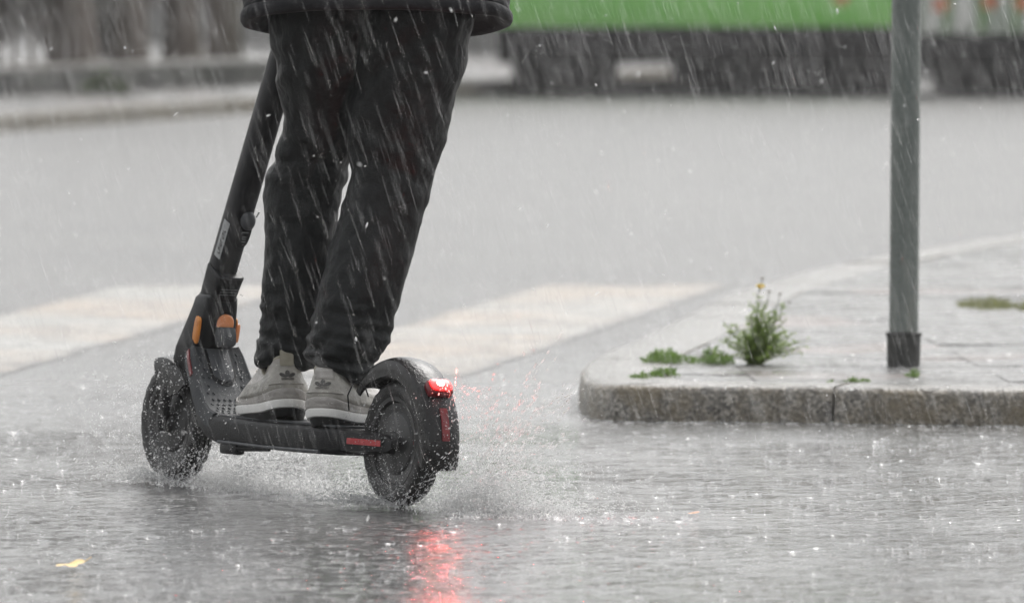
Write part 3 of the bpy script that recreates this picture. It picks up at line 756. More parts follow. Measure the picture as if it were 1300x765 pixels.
# ------------------------------------------------------------------ electric scooter
R0, F0 = gnd(507, 643), gnd(222, 612)
U = F0 - R0; WB = U.length; U.normalize()
LEAN = math.radians(3.0)
V0 = Vector((-U.y, U.x, 0)); Z0 = Vector((0, 0, 1))
W = Z0 * math.cos(LEAN) - V0 * math.sin(LEAN); V = V0 * math.cos(LEAN) + Z0 * math.sin(LEAN)
SM = Matrix(((U.x, V.x, W.x, R0.x), (U.y, V.y, W.y, R0.y), (U.z, V.z, W.z, R0.z), (0, 0, 0, 1)))
sc = empty('electric_scooter'); sc.matrix_world = SM
sc.rotation_mode = 'XYZ'
tag(sc, 'black electric kick scooter with lit red tail lamp riding through the water', 'scooter')
def SW(u, v, w_): return SM @ Vector((u, v, w_))
WR = 0.127
def make_wheel(uc):
    bm = bmesh.new()
    tp = [(0.090, -0.020), (0.100, -0.025), (0.112, -0.0255), (0.120, -0.022)]
    for k, o in enumerate((-0.018, -0.013, -0.0125, -0.0105, -0.010, -0.003, -0.0025, 0.0025, 0.003, 0.010, 0.0105, 0.0125, 0.013, 0.018)):
        base = WR - 0.0045 * (o / 0.018) ** 2
        groove = k in (2, 3, 6, 7, 10, 11)
        tp.append((base - (0.0025 if groove else 0), o))
    tp += [(0.120, 0.022), (0.112, 0.0255), (0.100, 0.025), (0.090, 0.020)]
    add_lathe(bm, tp, (uc, 0, WR), 72)
    for v in bm.verts:           # tread blocks: shallow cross cuts
        d = Vector((v.co.x - uc, 0, v.co.z - WR)); r = d.length
        if r > 0.119:
            a = math.atan2(d.z, d.x); i = round(a / (2 * math.pi / 72))
            if (i + (1 if v.co.y > 0 else 0)) % 3 == 0 and abs(v.co.y) > 0.004:
                q = (r - 0.0022) / r; v.co.x = uc + d.x * q; v.co.z = WR + d.z * q
    wh = bm_obj('wheel', bm, M['tyre'], sc, True, 40)
    bm = bmesh.new(); add_lathe(bm, [(0.006, -0.030), (0.020, -0.030), (0.024, -0.022), (0.060, -0.016), (0.064, -0.012), (0.080, -0.014), (0.084, -0.021), (0.092, -0.022), (0.092, 0.022), (0.084, 0.021), (0.080, 0.014), (0.064, 0.012), (0.060, 0.016), (0.024, 0.022), (0.020, 0.030), (0.006, 0.030)], (uc, 0, WR), 48)
    rim = bm_obj('rim', bm, M['rim'], wh, True, 35)
    return wh
make_wheel(0.0); make_wheel(WB)

def arc_shell(name, uc, rad, t0, t1, hw, flange, mat, flare=0.0, th=0.0035, n=30):
    """mudguard: angle 0 is straight up, positive towards the front"""
    bm = bmesh.new(); rings = []
    for k in range(n + 1):
        t = lerp(t0, t1, k / n); ed = min(1.0, 0.55 + 2.2 * min(k / n, 1 - k / n))
        rr = rad; out = []; sec = []
        for q in range(17):
            x = -1 + 2 * q / 16
            v = hw * math.copysign(min(1, abs(x) * 1.45), x) if abs(x) < 0.69 else math.copysign(hw, x)
            drop = 0.010 * (v / hw) ** 2
            if abs(x) >= 0.69: drop += flange * ed * (abs(x) - 0.69) / 0.31
            sec.append((v, rr - drop))
        for v, r in sec: out.append(Vector((uc + math.sin(t) * r, v, WR + math.cos(t) * r)))
        for v, r in reversed(sec):
            s = 1 - th / hw; out.append(Vector((uc + math.sin(t) * (r - th), v * s, WR + math.cos(t) * (r - th))))
        rings.append(out)
    add_loft(bm, rings)
    return bm_obj(name, bm, mat, sc, True, 40)
D = math.radians
rf = arc_shell('rear_mudguard', 0.0, 0.172, D(-106), D(52), 0.040, 0.030, M['fender'])
ff = arc_shell('front_mudguard', WB, 0.141, D(-52), D(14), 0.046, 0.062, M['fender'])
# tail lamp
def on_rear(deg, r, v=0.0): return Vector((math.sin(D(deg)) * r, v, WR + math.cos(D(deg)) * r))
LA = -50
c = on_rear(LA, 0.176); Ml = Matrix.Rotation(D(LA + 8), 3, 'Y')
lp = box_obj('tail_lamp', c, (0.034, 0.054, 0.022), M['red_dark'], sc, 0.007, Ml)
c2 = c + Ml @ Vector((0.0, 0.0, 0.0118))
# lens faces the rear: a rounded plate proud of the housing, bright core in the middle
def round_plate(bm, c, sx, sy, th, Mx, e=4.0, n=36):
    rings = []
    for z, s in ((0, 1.0), (th * 0.7, 0.98), (th, 0.86)):
        ring = []
        for k in range(n):
            a = 2 * math.pi * k / n; ca, sa = math.cos(a), math.sin(a)
            ring.append(Vector(c) + Mx @ Vector((s * sx * math.copysign(abs(ca) ** (2 / e), ca), s * sy * math.copysign(abs(sa) ** (2 / e), sa), z)))
        rings.append(ring)
    add_loft(bm, rings)
bm = bmesh.new(); round_plate(bm, c2, 0.0145, 0.0235, 0.003, Ml); bm_obj('lens', bm, M['lamp_glow'], lp, True, 50)
bm = bmesh.new(); round_plate(bm, c2 + Ml @ Vector((0.001, 0.002, 0.0032)), 0.0055, 0.0065, 0.002, Ml, 2.6); bm_obj('light_core', bm, M['lamp_core'], lp, True, 50)
# reflector strip on the mudguard below the lamp
bm = bmesh.new(); rings = []
for k in range(9):
    t = lerp(LA - 14, LA - 36, k / 8); h = 0.0085
    rings.append([on_rear(t, 0.1722, -h), on_rear(t, 0.1742, -h), on_rear(t, 0.1742, h), on_rear(t, 0.1722, h)])
add_loft(bm, rings); bm_obj('rear_reflector', bm, M['red_dark'], rf, True, 40)

# deck: extruded bar with rounded edges
def deck_sec(u, hw, z0, z1):
    r = 0.012; pts = []
    for (sv, sz, a0) in ((1, 1, 0), (-1, 1, 90), (-1, -1, 180), (1, -1, 270)):
        for q in range(4):
            a = D(a0 + 30 * q); cv, cz = sv * (hw - r), (z1 - r if sz > 0 else z0 + r)
            pts.append(Vector((u, cv + r * math.cos(a), cz + r * math.sin(a))))
    return pts
bm = bmesh.new()
add_loft(bm, [deck_sec(u, hw, z0, z1) for u, hw, z0, z1 in ((0.135, 0.060, 0.098, 0.146), (0.15, 0.070, 0.094, 0.149), (0.3, 0.074, 0.092, 0.150), (0.55, 0.076, 0.092, 0.150), (0.64, 0.076, 0.095, 0.152), (0.69, 0.074, 0.104, 0.158), (0.73, 0.07, 0.125, 0.17), (0.77, 0.055, 0.16, 0.205))])
deck = bm_obj('deck', bm, M['black'], sc, True, 40)
box_obj('deck_mat', (0.42, 0, 0.1512), (0.54, 0.136, 0.004), M['mat'], deck, 0.0015)
bm = bmesh.new()
for s in (-1, 1): add_tube(bm, [(0.20, 0.0765 * s, 0.099), (0.42, 0.078 * s, 0.097), (0.62, 0.078 * s, 0.099)], 0.0035, 8)
bm_obj('side_trim', bm, M['grey'], deck, True)
# rear swing arms carrying the axle
for s in (-1, 1):
    bm = bmesh.new(); rings = []
    for u, hh, vo, vt in ((0.17, 0.024, 0.064, 0.022), (0.10, 0.023, 0.060, 0.020), (0.03, 0.020, 0.050, 0.017), (-0.02, 0.018, 0.046, 0.014), (-0.036, 0.010, 0.045, 0.012)):
        zc = 0.124; v1, v2 = s * (vo - vt), s * vo
        rings.append([Vector((u, v1, zc - hh)), Vector((u, v2, zc - hh * 0.8)), Vector((u, v2 + s * 0.002, zc)), Vector((u, v2, zc + hh * 0.8)), Vector((u, v1, zc + hh))])
    add_loft(bm, rings); arm = bm_obj('rear_arm', bm, M['black'], sc, True, 40)
    bm = bmesh.new(); add_loft(bm, [[Vector((u, s * (vo + 0.0035), z)) for z in (0.119, 0.131)] + [Vector((u, s * (vo - 0.004), z)) for z in (0.131, 0.119)] for u, vo in ((0.110, 0.0615), (0.098, 0.0610), (0.05, 0.0545), (0.012, 0.0505), (-0.004, 0.0490))])
    bm_obj('side_reflector', bm, M['red'], arm, False)
bm = bmesh.new()
bm.free()
for s in (-1, 1): tube_obj('axle_nut', [(0, 0.03 * s, WR), (0, 0.052 * s, WR)], [0.009, 0.009], M['black'], sc, 6)
# kickstand folded under the deck
bm = bmesh.new(); add_box(bm, (0.585, 0.064, 0.086), (0.07, 0.022, 0.022), bevel=0.004); add_tube(bm, [(0.57, 0.066, 0.088), (0.50, 0.068, 0.090), (0.42, 0.068, 0.0925)], [0.007, 0.0055, 0.004], 8)
bm_obj('kickstand', bm, M['black'], sc, True, 40)

# stem line: (u, w) = s0 + t * sd
s0, sdv = Vector((0.813, 0, 0.378)), Vector((-0.194, 0, 0.386)).normalized()
sperp = Vector((sdv.z, 0, -sdv.x))            # towards the front
def stem_pt(t, v=0.0, f=0.0): return s0 + sdv * t + Vector((0, v, 0)) + sperp * f
def oval(t, a, b, n=24, f=0.0, e=2.4):
    out = []
    for k in range(n):
        q = 2 * math.pi * k / n; cq, sq = math.cos(q), math.sin(q)
        out.append(stem_pt(t, a * math.copysign(abs(cq) ** (2 / e), cq), f + b * math.copysign(abs(sq) ** (2 / e), sq)))
    return out
bm = bmesh.new(); add_loft(bm, [oval(t, 0.0265, 0.0345) for t in (-0.02, 0.2, 0.45, 0.70, 0.76)])
stem = bm_obj('stem', bm, M['stem'], sc, True, 50)
bm = bmesh.new(); add_loft(bm, [oval(t, a, b, 24, f) for t, a, b, f in ((-0.045, 0.036, 0.040, 0.002), (-0.02, 0.034, 0.038, 0), (0.0, 0.030, 0.036, 0), (0.012, 0.0275, 0.0355, 0))])
bm_obj('stem_base', bm, M['black'], sc, True, 45)
# folding clamp with printed lines, stands proud towards the rider
bm = bmesh.new()
add_loft(bm, [oval(t, a, b, 28, f, 5.0) for t, a, b, f in ((0.022, 0.025, 0.030, -0.010), (0.028, 0.0285, 0.035, -0.012), (0.075, 0.0305, 0.037, -0.014), (0.083, 0.031, 0.038, -0.015), (0.0865, 0.029, 0.036, -0.014))])
clamp = bm_obj('folding_clamp', bm, M['black'], sc, True, 40)
def rear_quad(bm, t0, t1, v0, v1, f):
    bm.faces.new([bm.verts.new(stem_pt(a, b, f)) for a, b in ((t0, v0), (t0, v1), (t1, v1), (t1, v0))])
bm = bmesh.new()
for t in (0.046, 0.052, 0.058):
    v = -0.021
    while v < 0.019:
        d = random.uniform(0.0012, 0.0042); rear_quad(bm, t, t + 0.0016, v, min(v + d, 0.021), -0.0508); v += d + random.uniform(0.0006, 0.0014)
bm_obj('printed_text', bm, M['print'], clamp)
# hook and charge-port cover on the rear of the stem
bm = bmesh.new(); round_plate(bm, stem_pt(0.185, -0.004, -0.0335), 0.036, 0.0155, 0.006, Matrix(((sdv.x, 0, -sperp.x), (0, 1, 0), (sdv.z, 0, -sperp.z))), 2.6)
pc = bm_obj('port_cover', bm, M['black'], stem, True, 50)
bm = bmesh.new()
bmesh.ops.create_uvsphere(bm, u_segments=18, v_segments=12, radius=0.0165, matrix=Matrix.Translation(stem_pt(0.214, -0.004, -0.037)) @ Matrix.Diagonal((0.8, 1, 1.25, 1)))
bm_obj('bag_hook', bm, M['grey'], stem, True, 0)
tube_obj('hook_tip', [stem_pt(0.226, -0.016, -0.045), stem_pt(0.240, -0.019, -0.046)], 0.0016, M['metal'], stem, 6)
bm = bmesh.new(); rear_quad(bm, 0.186, 0.1885, -0.012, 0.004, -0.0401)
for t in (0.165, 0.171, 0.176): rear_quad(bm, t, t + 0.0015, -0.010, 0.0, -0.0401)
bm_obj('printed_text', bm, M['print'], pc)
# silver label on the left rear flank of the stem with dark lettering
def flank(t, ang, off=0.0):
    cq, sq = math.cos(D(ang)), math.sin(D(ang)); e = 2.4
    return stem_pt(t, (0.0265 + off) * math.copysign(abs(cq) ** (2 / e), cq), (0.0345 + off) * math.copysign(abs(sq) ** (2 / e), sq))
def flank_patch(bm, t0, t1, a0, a1, off, n=6):
    rows = [[bm.verts.new(flank(t, lerp(a0, a1, k / n), off)) for k in range(n + 1)] for t in (t0, t1)]
    for k in range(n): bm.faces.new((rows[0][k], rows[0][k + 1], rows[1][k + 1], rows[1][k]))
bm = bmesh.new(); flank_patch(bm, 0.112, 0.196, -28, 4, 0.0008); lab = bm_obj('name_label', bm, M['label'], stem, False)
bm = bmesh.new(); t = 0.122
for k in range(7):
    wd = random.uniform(0.0045, 0.0065)
    flank_patch(bm, t, t + wd * 0.32, -20, -6, 0.0014, 3)
    flank_patch(bm, t + wd * .32, t + wd, -20 + 10 * (k % 2), -15 + 10 * (k % 2), 0.0014, 2)
    if k % 3: flank_patch(bm, t + wd * .7, t + wd, -18, -6, 0.0016, 3)
    t += wd + 0.0028
bm_obj('lettering', bm, M['print_dark'], lab)
# neck: block between stem and deck, with wrap-round reflectors and the folding lever
bm = bmesh.new()
def neck_sec(cu, w_, hv, hu):
    n = 28; e = 5.0
    return [Vector((cu + hu * math.copysign(abs(math.sin(q)) ** (2 / e), math.sin(q)), hv * math.copysign(abs(math.cos(q)) ** (2 / e), math.cos(q)), w_)) for q in (2 * math.pi * k / n for k in range(n))]
add_loft(bm, [neck_sec(u, w_, hv, hu) for u, w_, hv, hu in ((0.885, 0.225, 0.030, 0.050), (0.862, 0.262, 0.040, 0.053), (0.843, 0.285, 0.046, 0.054), (0.833, 0.30, 0.046, 0.053), (0.815, 0.34, 0.042, 0.045), (0.802, 0.372, 0.038, 0.040), (0.797, 0.390, 0.036, 0.037), (0.796, 0.396, 0.030, 0.033))])
neck = bm_obj('neck', bm, M['black'], sc, True, 40)
# fork legs straddling the front wheel
bm = bmesh.new()
for s in (-1, 1):
    rings = []
    for u, w_, a, b in ((0.90, 0.25, 0.022, 0.010), (0.925, 0.19, 0.021, 0.010), (0.940, 0.127, 0.020, 0.009), (0.942, 0.105, 0.012, 0.007)):
        v = s * (0.038 if w_ < 0.24 else 0.034)
        rings.append([Vector((u + a * math.cos(q), v + b * math.sin(q), w_)) for q in (2 * math.pi * k / 12 for k in range(12))])
    add_loft(bm, rings)
bm_obj('fork', bm, M['black'], sc, True, 50)
for s in (-1, 1):
    Mx = Matrix(((-0.22, 0.97, 0.0), (0, 0, s), (0.97, 0.22, 0.0)))
    bm = bmesh.new(); round_plate(bm, (0.797, s * 0.0415, 0.322), 0.029, 0.013, 0.004, Mx, 4.0)
    bm_obj('side_reflector', bm, M['orange'], neck, True, 50)
    Mx2 = Matrix(((-0.22, 0, -0.97), (0, 1, 0), (0.97, 0, -0.22)))
    if s > 0: continue
    bm = bmesh.new(); round_plate(bm, (0.7735, s * 0.0395, 0.318), 0.020, 0.0045, 0.003, Mx2, 4.0)
    bm_obj('wrap_reflector', bm, M['orange_pale' if s < 0 else 'orange'], neck, True, 50)
# lever on the rear face
ML = Matrix(((-0.22, 0, -0.97), (0, 1, 0), (0.97, 0, -0.22)))
def capsule_plate(bm, c, ln, hw, th, Mx, round_end, n=14):
    """plate whose one end (+x or -x) is a half round"""
    out = []
    if round_end > 0:
        out = [(-ln, -hw), (-ln, hw)] + [(ln - hw + hw * math.sin(a), hw * math.cos(a)) for a in (math.pi * k / n for k in range(n + 1))]
    else:
        out = [(ln, hw), (ln, -hw)] + [(-ln + hw - hw * math.sin(a), -hw * math.cos(a)) for a in (math.pi * k / n for k in range(n + 1))]
    rings = []
    for z, s in ((0, 1), (th * .75, 1), (th, 0.9)): rings.append([Vector(c) + Mx @ Vector((x * (1 - (1 - s) * hw / ln), y * s, z)) for x, y in out])
    add_loft(bm, rings)
bm = bmesh.new(); capsule_plate(bm, (0.769, -0.007, 0.344), 0.0135, 0.018, 0.009, ML, 1); bm_obj('lever_cap', bm, M['orange_pale'], neck, True, 40)
ML2 = Matrix(((-0.10, 0, -0.99), (0, 1, 0), (0.99, 0, -0.10)))
bm = bmesh.new(); add_loft(bm, [[Vector((u, s * hv - 0.008, w_)) for u, s in ((u0, -1), (u0, 1), (u1, 1), (u1, -1))] for w_, u0, u1, hv in ((0.3300, 0.775, 0.757, 0.0185), (0.318, 0.780, 0.752, 0.0185), (0.300, 0.780, 0.749, 0.018), (0.292, 0.780, 0.751, 0.0165), (0.289, 0.778, 0.757, 0.014))])
bmesh.ops.bevel(bm, geom=bm.edges[:], offset=0.002, segments=2, affect='EDGES'); bm_obj('folding_lever', bm, M['grey'], neck, True, 40)
# ramp plate at the front of the deck with rubber studs and charge flap
ramp = [(0.792, 0.288, 0.058), (0.780, 0.270, 0.063), (0.757, 0.235, 0.067), (0.730, 0.200, 0.070), (0.705, 0.174, 0.073), (0.682, 0.160, 0.0745), (0.655, 0.1535, 0.075)]
rn = []
for i in range(len(ramp)):
    a, b = ramp[max(i - 1, 0)], ramp[min(i + 1, len(ramp) - 1)]; du, dw = b[0] - a[0], b[1] - a[1]; L = math.hypot(du, dw); rn.append((dw / L, -du / L))
rings = []
for (u, w_, hv), (nu, nw) in zip(ramp, rn):
    ring = []
    for v, o in ((-1, -0.03), (-1, -0.006), (-0.97, 0.001), (-0.9, 0.004), (-0.82, 0.001), (-0.4, 0.0), (0, 0), (0.4, 0), (0.82, 0.001), (0.9, 0.004), (0.97, 0.001), (1, -0.006), (1, -0.03)):
        ring.append(Vector((u + nu * o, v * hv, w_ + nw * o)))
    rings.append(ring)
bm = bmesh.new(); add_loft(bm, rings); plate = bm_obj('deck_ramp', bm, M['mat'], sc, True, 40)
def ramp_at(t):
    q = t * (len(ramp) - 1); i = min(int(q), len(ramp) - 2); f_ = q - i
    return [lerp(ramp[i][k], ramp[i + 1][k], f_) for k in range(3)] + [lerp(rn[i][k], rn[i + 1][k], f_) for k in range(2)]
bm = bmesh.new()
for i in range(11):
    for j in range(8):
        t = 0.14 + 0.8 * i / 10; u, w_, hv, nu, nw = ramp_at(t); v = (-0.7 + 1.4 * (j + 0.5 * (i % 2)) / 7.5) * hv
        if i < 6 and abs(v) < 0.034: continue
        Mx = Matrix(((-nw, 0, nu), (0, 1, 0), (nu, 0, nw)))
        c = Vector((u, v, w_)); s = [Vector((-0.0045, 0.001, 0)), Vector((-0.001, 0.004, 0)), Vector((0.0045, -0.001, 0)), Vector((0.001, -0.004, 0))]
        lo = [c + Mx @ p for p in s]; hi = [c + Mx @ (p * 0.6 + Vector((0, 0, 0.0024))) for p in s]; add_loft(bm, [lo, hi])
bm_obj('rubber_studs', bm, M['mat'], plate)
u, w_, hv, nu, nw = ramp_at(0.27)
Mx = Matrix(((-nw, 0, nu), (0, 1, 0), (nu, 0, nw)))
if (Mx @ Vector((1, 0, 0))).z < 0: Mx = Matrix(((nw, 0, nu), (0, 1, 0), (-nu, 0, nw)))
bm = bmesh.new(); capsule_plate(bm, Vector((u, 0, w_)) + Vector((nu, 0, nw)) * 0.0005, 0.040, 0.024, 0.007, Mx, -1); bm_obj('charge_flap', bm, M['grey'], plate, True, 40)
bm = bmesh.new(); capsule_plate(bm, Vector((u, 0, w_)) + Vector((nu, 0, nw)) * 0.0002 - (Mx @ Vector((0.004, 0, 0))), 0.044, 0.029, 0.0025, Mx, -1); bm_obj('flap_recess', bm, M['black'], plate, True, 40)
bm = bmesh.new(); rings = []
for t in np.linspace(0.02, 0.33, 7):
    u, w_, hv, nu, nw = ramp_at(t); rings.append([Vector((u + nu * o, hv + v, w_ + nw * o)) for o, v in ((-0.016, 0.0), (-0.016, 0.0025), (-0.006, 0.0025), (-0.006, 0.0))])
add_loft(bm, rings); bm_obj('side_reflector', bm, M['red_dark'], plate)
# handlebar
hb = stem_pt(0.80); bm = bmesh.new()
add_tube(bm, [hb + Vector((0, v, 0.004 - 0.25 * v * v)) for v in np.linspace(-0.26, 0.26, 15)], 0.0135, 12)
hbar = bm_obj('handlebar', bm, M['stem'], sc, True, 0)
for s in (-1, 1): tube_obj('grip', [hb + Vector((0, s * v, 0.004 - 0.25 * v * v)) for v in (0.16, 0.2, 0.265)], [0.017, 0.0165, 0.0165], M['tyre'], hbar, 14)
bm = bmesh.new(); add_loft(bm, [oval(t, a, b) for t, a, b in ((0.755, 0.03, 0.037), (0.79, 0.034, 0.045), (0.825, 0.032, 0.045), (0.832, 0.026, 0.035))]); bm_obj('display_head', bm, M['black'], sc, True, 45)
# brake cable loop by the rear mudguard
tube_obj('brake_cable', [(0.150, 0.040, 0.185), (0.140, 0.050, 0.215), (0.118, 0.052, 0.238), (0.098, 0.049, 0.244), (0.080, 0.044, 0.232), (0.074, 0.040, 0.215)], 0.0015, M['black'], sc, 8)

# ------------------------------------------------------------------ rider
PB = Vector((-0.41, 17.25, 0.15))
person = tag(empty('person', PB), 'person in black trousers and black jacket riding the scooter, seen from behind', 'person')
def loc(v): return Vector(v) - PB
def remesh(name, bm, voxel, mat, parent, disp, smooth_it=4):
    me = bpy.data.meshes.new('tmp'); bmesh.ops.recalc_face_normals(bm, faces=bm.faces); bm.to_mesh(me); bm.free()
    o = bpy.data.objects.new('tmp', me); COL.objects.link(o)
    m = o.modifiers.new('r', 'REMESH'); m.mode = 'VOXEL'; m.voxel_size = voxel; m.adaptivity = 0
    s = o.modifiers.new('s', 'SMOOTH'); s.iterations = smooth_it; s.factor = 0.5
    dg = bpy.context.evaluated_depsgraph_get(); dg.update()
    nm = bpy.data.meshes.new_from_object(o.evaluated_get(dg)); nm.name = name
    bpy.data.objects.remove(o); bpy.data.meshes.remove(me)
    nm.materials.clear()
    n = len(nm.vertices); co = np.empty(n * 3); nm.vertices.foreach_get('co', co); co = co.reshape(-1, 3)
    nr = np.empty(n * 3); nm.vertices.foreach_get('normal', nr); nr = nr.reshape(-1, 3)
    d = np.array([disp(c, q) for c, q in zip(co, nr)])
    co = co + nr * d[:, None]
    nm.vertices.foreach_set('co', co.ravel()); nm.update()
    return link(name, nm, mat, parent, True)
def leg_rings(rows, Yf, n=28):
    rings = []
    for y, xl, xr, sl in rows:
        Y = Yf(y); c = at((xl + xr) / 2, y, Y); hw = (xr - xl) / 2 * Y / FPX; dz = sl * Y / FPX
        rd = min(0.115, max(0.06, hw * 0.92))
        rings.append([loc((c.x + hw * math.cos(a), c.y + rd * math.sin(a), c.z - dz * math.cos(a))) for a in (2 * math.pi * k / n for k in range(n))])
    return rings
def interp_rows(rows, step=6):
    out = []
    for a, b in zip(rows[:-1], rows[1:]):
        m = max(1, int(abs(a[0] - b[0]) / step))
        for q in range(m): out.append(tuple(lerp(a[k], b[k], q / m) for k in range(4)))
    return out + [rows[-1]]
left_rows = [(466, 332, 400, -2), (460, 327, 406, -1), (448, 324, 411, 0), (436, 326, 414, 0), (424, 332, 415, 0), (410, 333, 417, 0), (380, 332, 420, 0), (340, 333, 424, 0), (300, 334, 427, 0), (262, 335, 431, 0), (238, 336, 436, 0), (222, 338, 441, 0),
             (212, 344, 443, 0), (204, 351, 446, 0), (194, 350, 450, 0), (184, 353, 455, 0), (170, 359, 462, 0), (150, 361, 470, 0), (100, 352, 478, 0), (60, 346, 484, 0), (20, 344, 486, 0), (-40, 348, 490, 0)]
right_rows = [(475, 400, 462, 13), (468, 390, 469, 12), (457, 385, 477, 10), (440, 386, 486, 6), (422, 391, 494, 5), (400, 397, 500, 0), (380, 401, 506, 0), (330, 415, 521, 0), (290, 429, 532, 0), (262, 436, 541, 0), (240, 442, 547, 0), (215, 445, 553, 0), (203, 444, 556, 0), (190, 440, 560, 0),
              (150, 440, 571, 0), (100, 446, 585, 0), (55, 452, 598, 0), (20, 455, 604, 0), (-40, 458, 602, 0)]
bm = bmesh.new()
add_loft(bm, leg_rings(interp_rows(left_rows), lambda y: lerp(17.27, 17.41, sstep(60, 460, y)) + 0.06 * math.exp(-((y - 210) / 110) ** 2)))
add_loft(bm, leg_rings(interp_rows(right_rows), lambda y: lerp(17.23, 17.23, sstep(60, 460, y)) + 0.03 * math.exp(-((y - 210) / 110) ** 2)))
def trouser_disp(c, n):
    x, y, z = c[0] + PB.x, c[1] + PB.y, c[2] + PB.z
    p = Vector((x, y, z))
    # long drape folds, running down and slightly across
    a = noise.noise((x * 11 + z * 3.0, y * 11, z * 2.2)); b = noise.noise((x * 26 - z * 5, y * 20, z * 4.0 + 5))
    d = 0.006 * a + 0.0045 * b
    # bunched cuffs
    k = 1 - sstep(0.26, 0.46, z)
    q = noise.noise((x * 7 + 2, y * 7, z * 38 + x * 9)); q2 = noise.noise((x * 16, y * 13 + 4, z * 30 - x * 26))
    d += k * (0.018 * (1 - abs(q) * 2.4) * 0.55 + 0.010 * q2 - 0.005)
    # creases behind the knees and across the thigh
    k = math.exp(-((z - 0.68) / 0.09) ** 2)
    q = noise.noise((x * 6, y * 6 + 8, z * 26 + x * 12)); d += k * 0.007 * q
    k = math.exp(-((z - 0.90) / 0.12) ** 2)
    q = noise.noise((x * 5 + 3, y * 6, z * 20 - x * 16)); d += k * 0.008 * q
    d += 0.0035 * noise.noise((x * 30 + z * 22, y * 28, z * 24 - x * 30)); d += 0.0009 * noise.noise((x * 90, y * 90, z * 60))
    return d
remesh('trousers', bm, 0.0045, M['trouser'], person, trouser_disp, 3)

# jacket: tilted hem (front hangs lower), puffy shell, sleeves to the grips
HC = at(478, 24, 17.25)
def jring(dz, a, b, tilt, cx=0.0, cy=0.0, n=56, wob=0.0):
    out = []
    for k in range(n):
        t = 2 * math.pi * k / n; c_, s_ = math.cos(t), math.sin(t)
        e = 2.3; x = a * math.copysign(abs(c_) ** (2 / e), c_); y = b * math.copysign(abs(s_) ** (2 / e), s_)
        out.append(loc((HC.x + cx + x, HC.y + cy + y, HC.z + dz - tilt * (y / b) + wob * noise.noise((t * 2, dz * 9, 0)))))
    return out
TL = 0.030
def shoulder(s): return HC + Vector((0.02 + 0.19 * s, 0.06, 0.50))
bm = bmesh.new()
add_loft(bm, [jring(dz, a, b, tl, cx, cy) for dz, a, b, tl, cx, cy in ((0.016, 0.262, 0.180, TL, 0, 0), (0.03, 0.268, 0.186, TL, 0, 0), (0.08, 0.268, 0.188, TL * .9, 0, 0), (0.2, 0.255, 0.175, 0.02, 0.005, 0.01), (0.34, 0.245, 0.16, 0.01, 0.012, 0.03), (0.45, 0.235, 0.145, 0, 0.018, 0.05), (0.53, 0.19, 0.115, 0, 0.02, 0.06), (0.565, 0.11, 0.085, 0, 0.02, 0.065), (0.59, 0.075, 0.075, 0, 0.02, 0.07))])
grips = [SW(hb.x - 0.004, 0.215 * s, hb.z + 0.012) for s in (1, -1)]      # left, right
for s, g in ((-1, grips[0]), (1, grips[1])):
    sh = shoulder(s); wr = g + (sh - g).normalized() * 0.09
    el = (sh + wr) / 2 + Vector((0.10 * s, -0.03, -0.11))
    pts = [sh, sh.lerp(el, .5) + Vector((0, 0, .01)), el, el.lerp(wr, .5), wr]
    add_tube(bm, [loc(p) for p in pts], [0.088, 0.078, 0.070, 0.058, 0.048], 16)
def jacket_disp(c, n):
    x, y, z = c[0] + PB.x, c[1] + PB.y, c[2] + PB.z
    return 0.006 * noise.noise((x * 9, y * 9, z * 16)) + 0.003 * noise.noise((x * 25, y * 25, z * 40))
remesh('jacket', bm, 0.008, M['jacket'], person, jacket_disp, 3)
# hem band
bm = bmesh.new()
add_loft(bm, [jring(dz, a, b, TL, n=72, wob=0.004) for dz, a, b in ((0.010, 0.235, 0.155), (-0.006, 0.250, 0.170), (-0.012, 0.262, 0.182), (-0.011, 0.270, 0.189), (-0.004, 0.2745, 0.193), (0.006, 0.275, 0.1935), (0.013, 0.272, 0.191), (0.0165, 0.2665, 0.186), (0.020, 0.268, 0.187), (0.030, 0.266, 0.185))], True, True)
bm_obj('jacket_hem', bm, M['jacket'], person, True, 60)

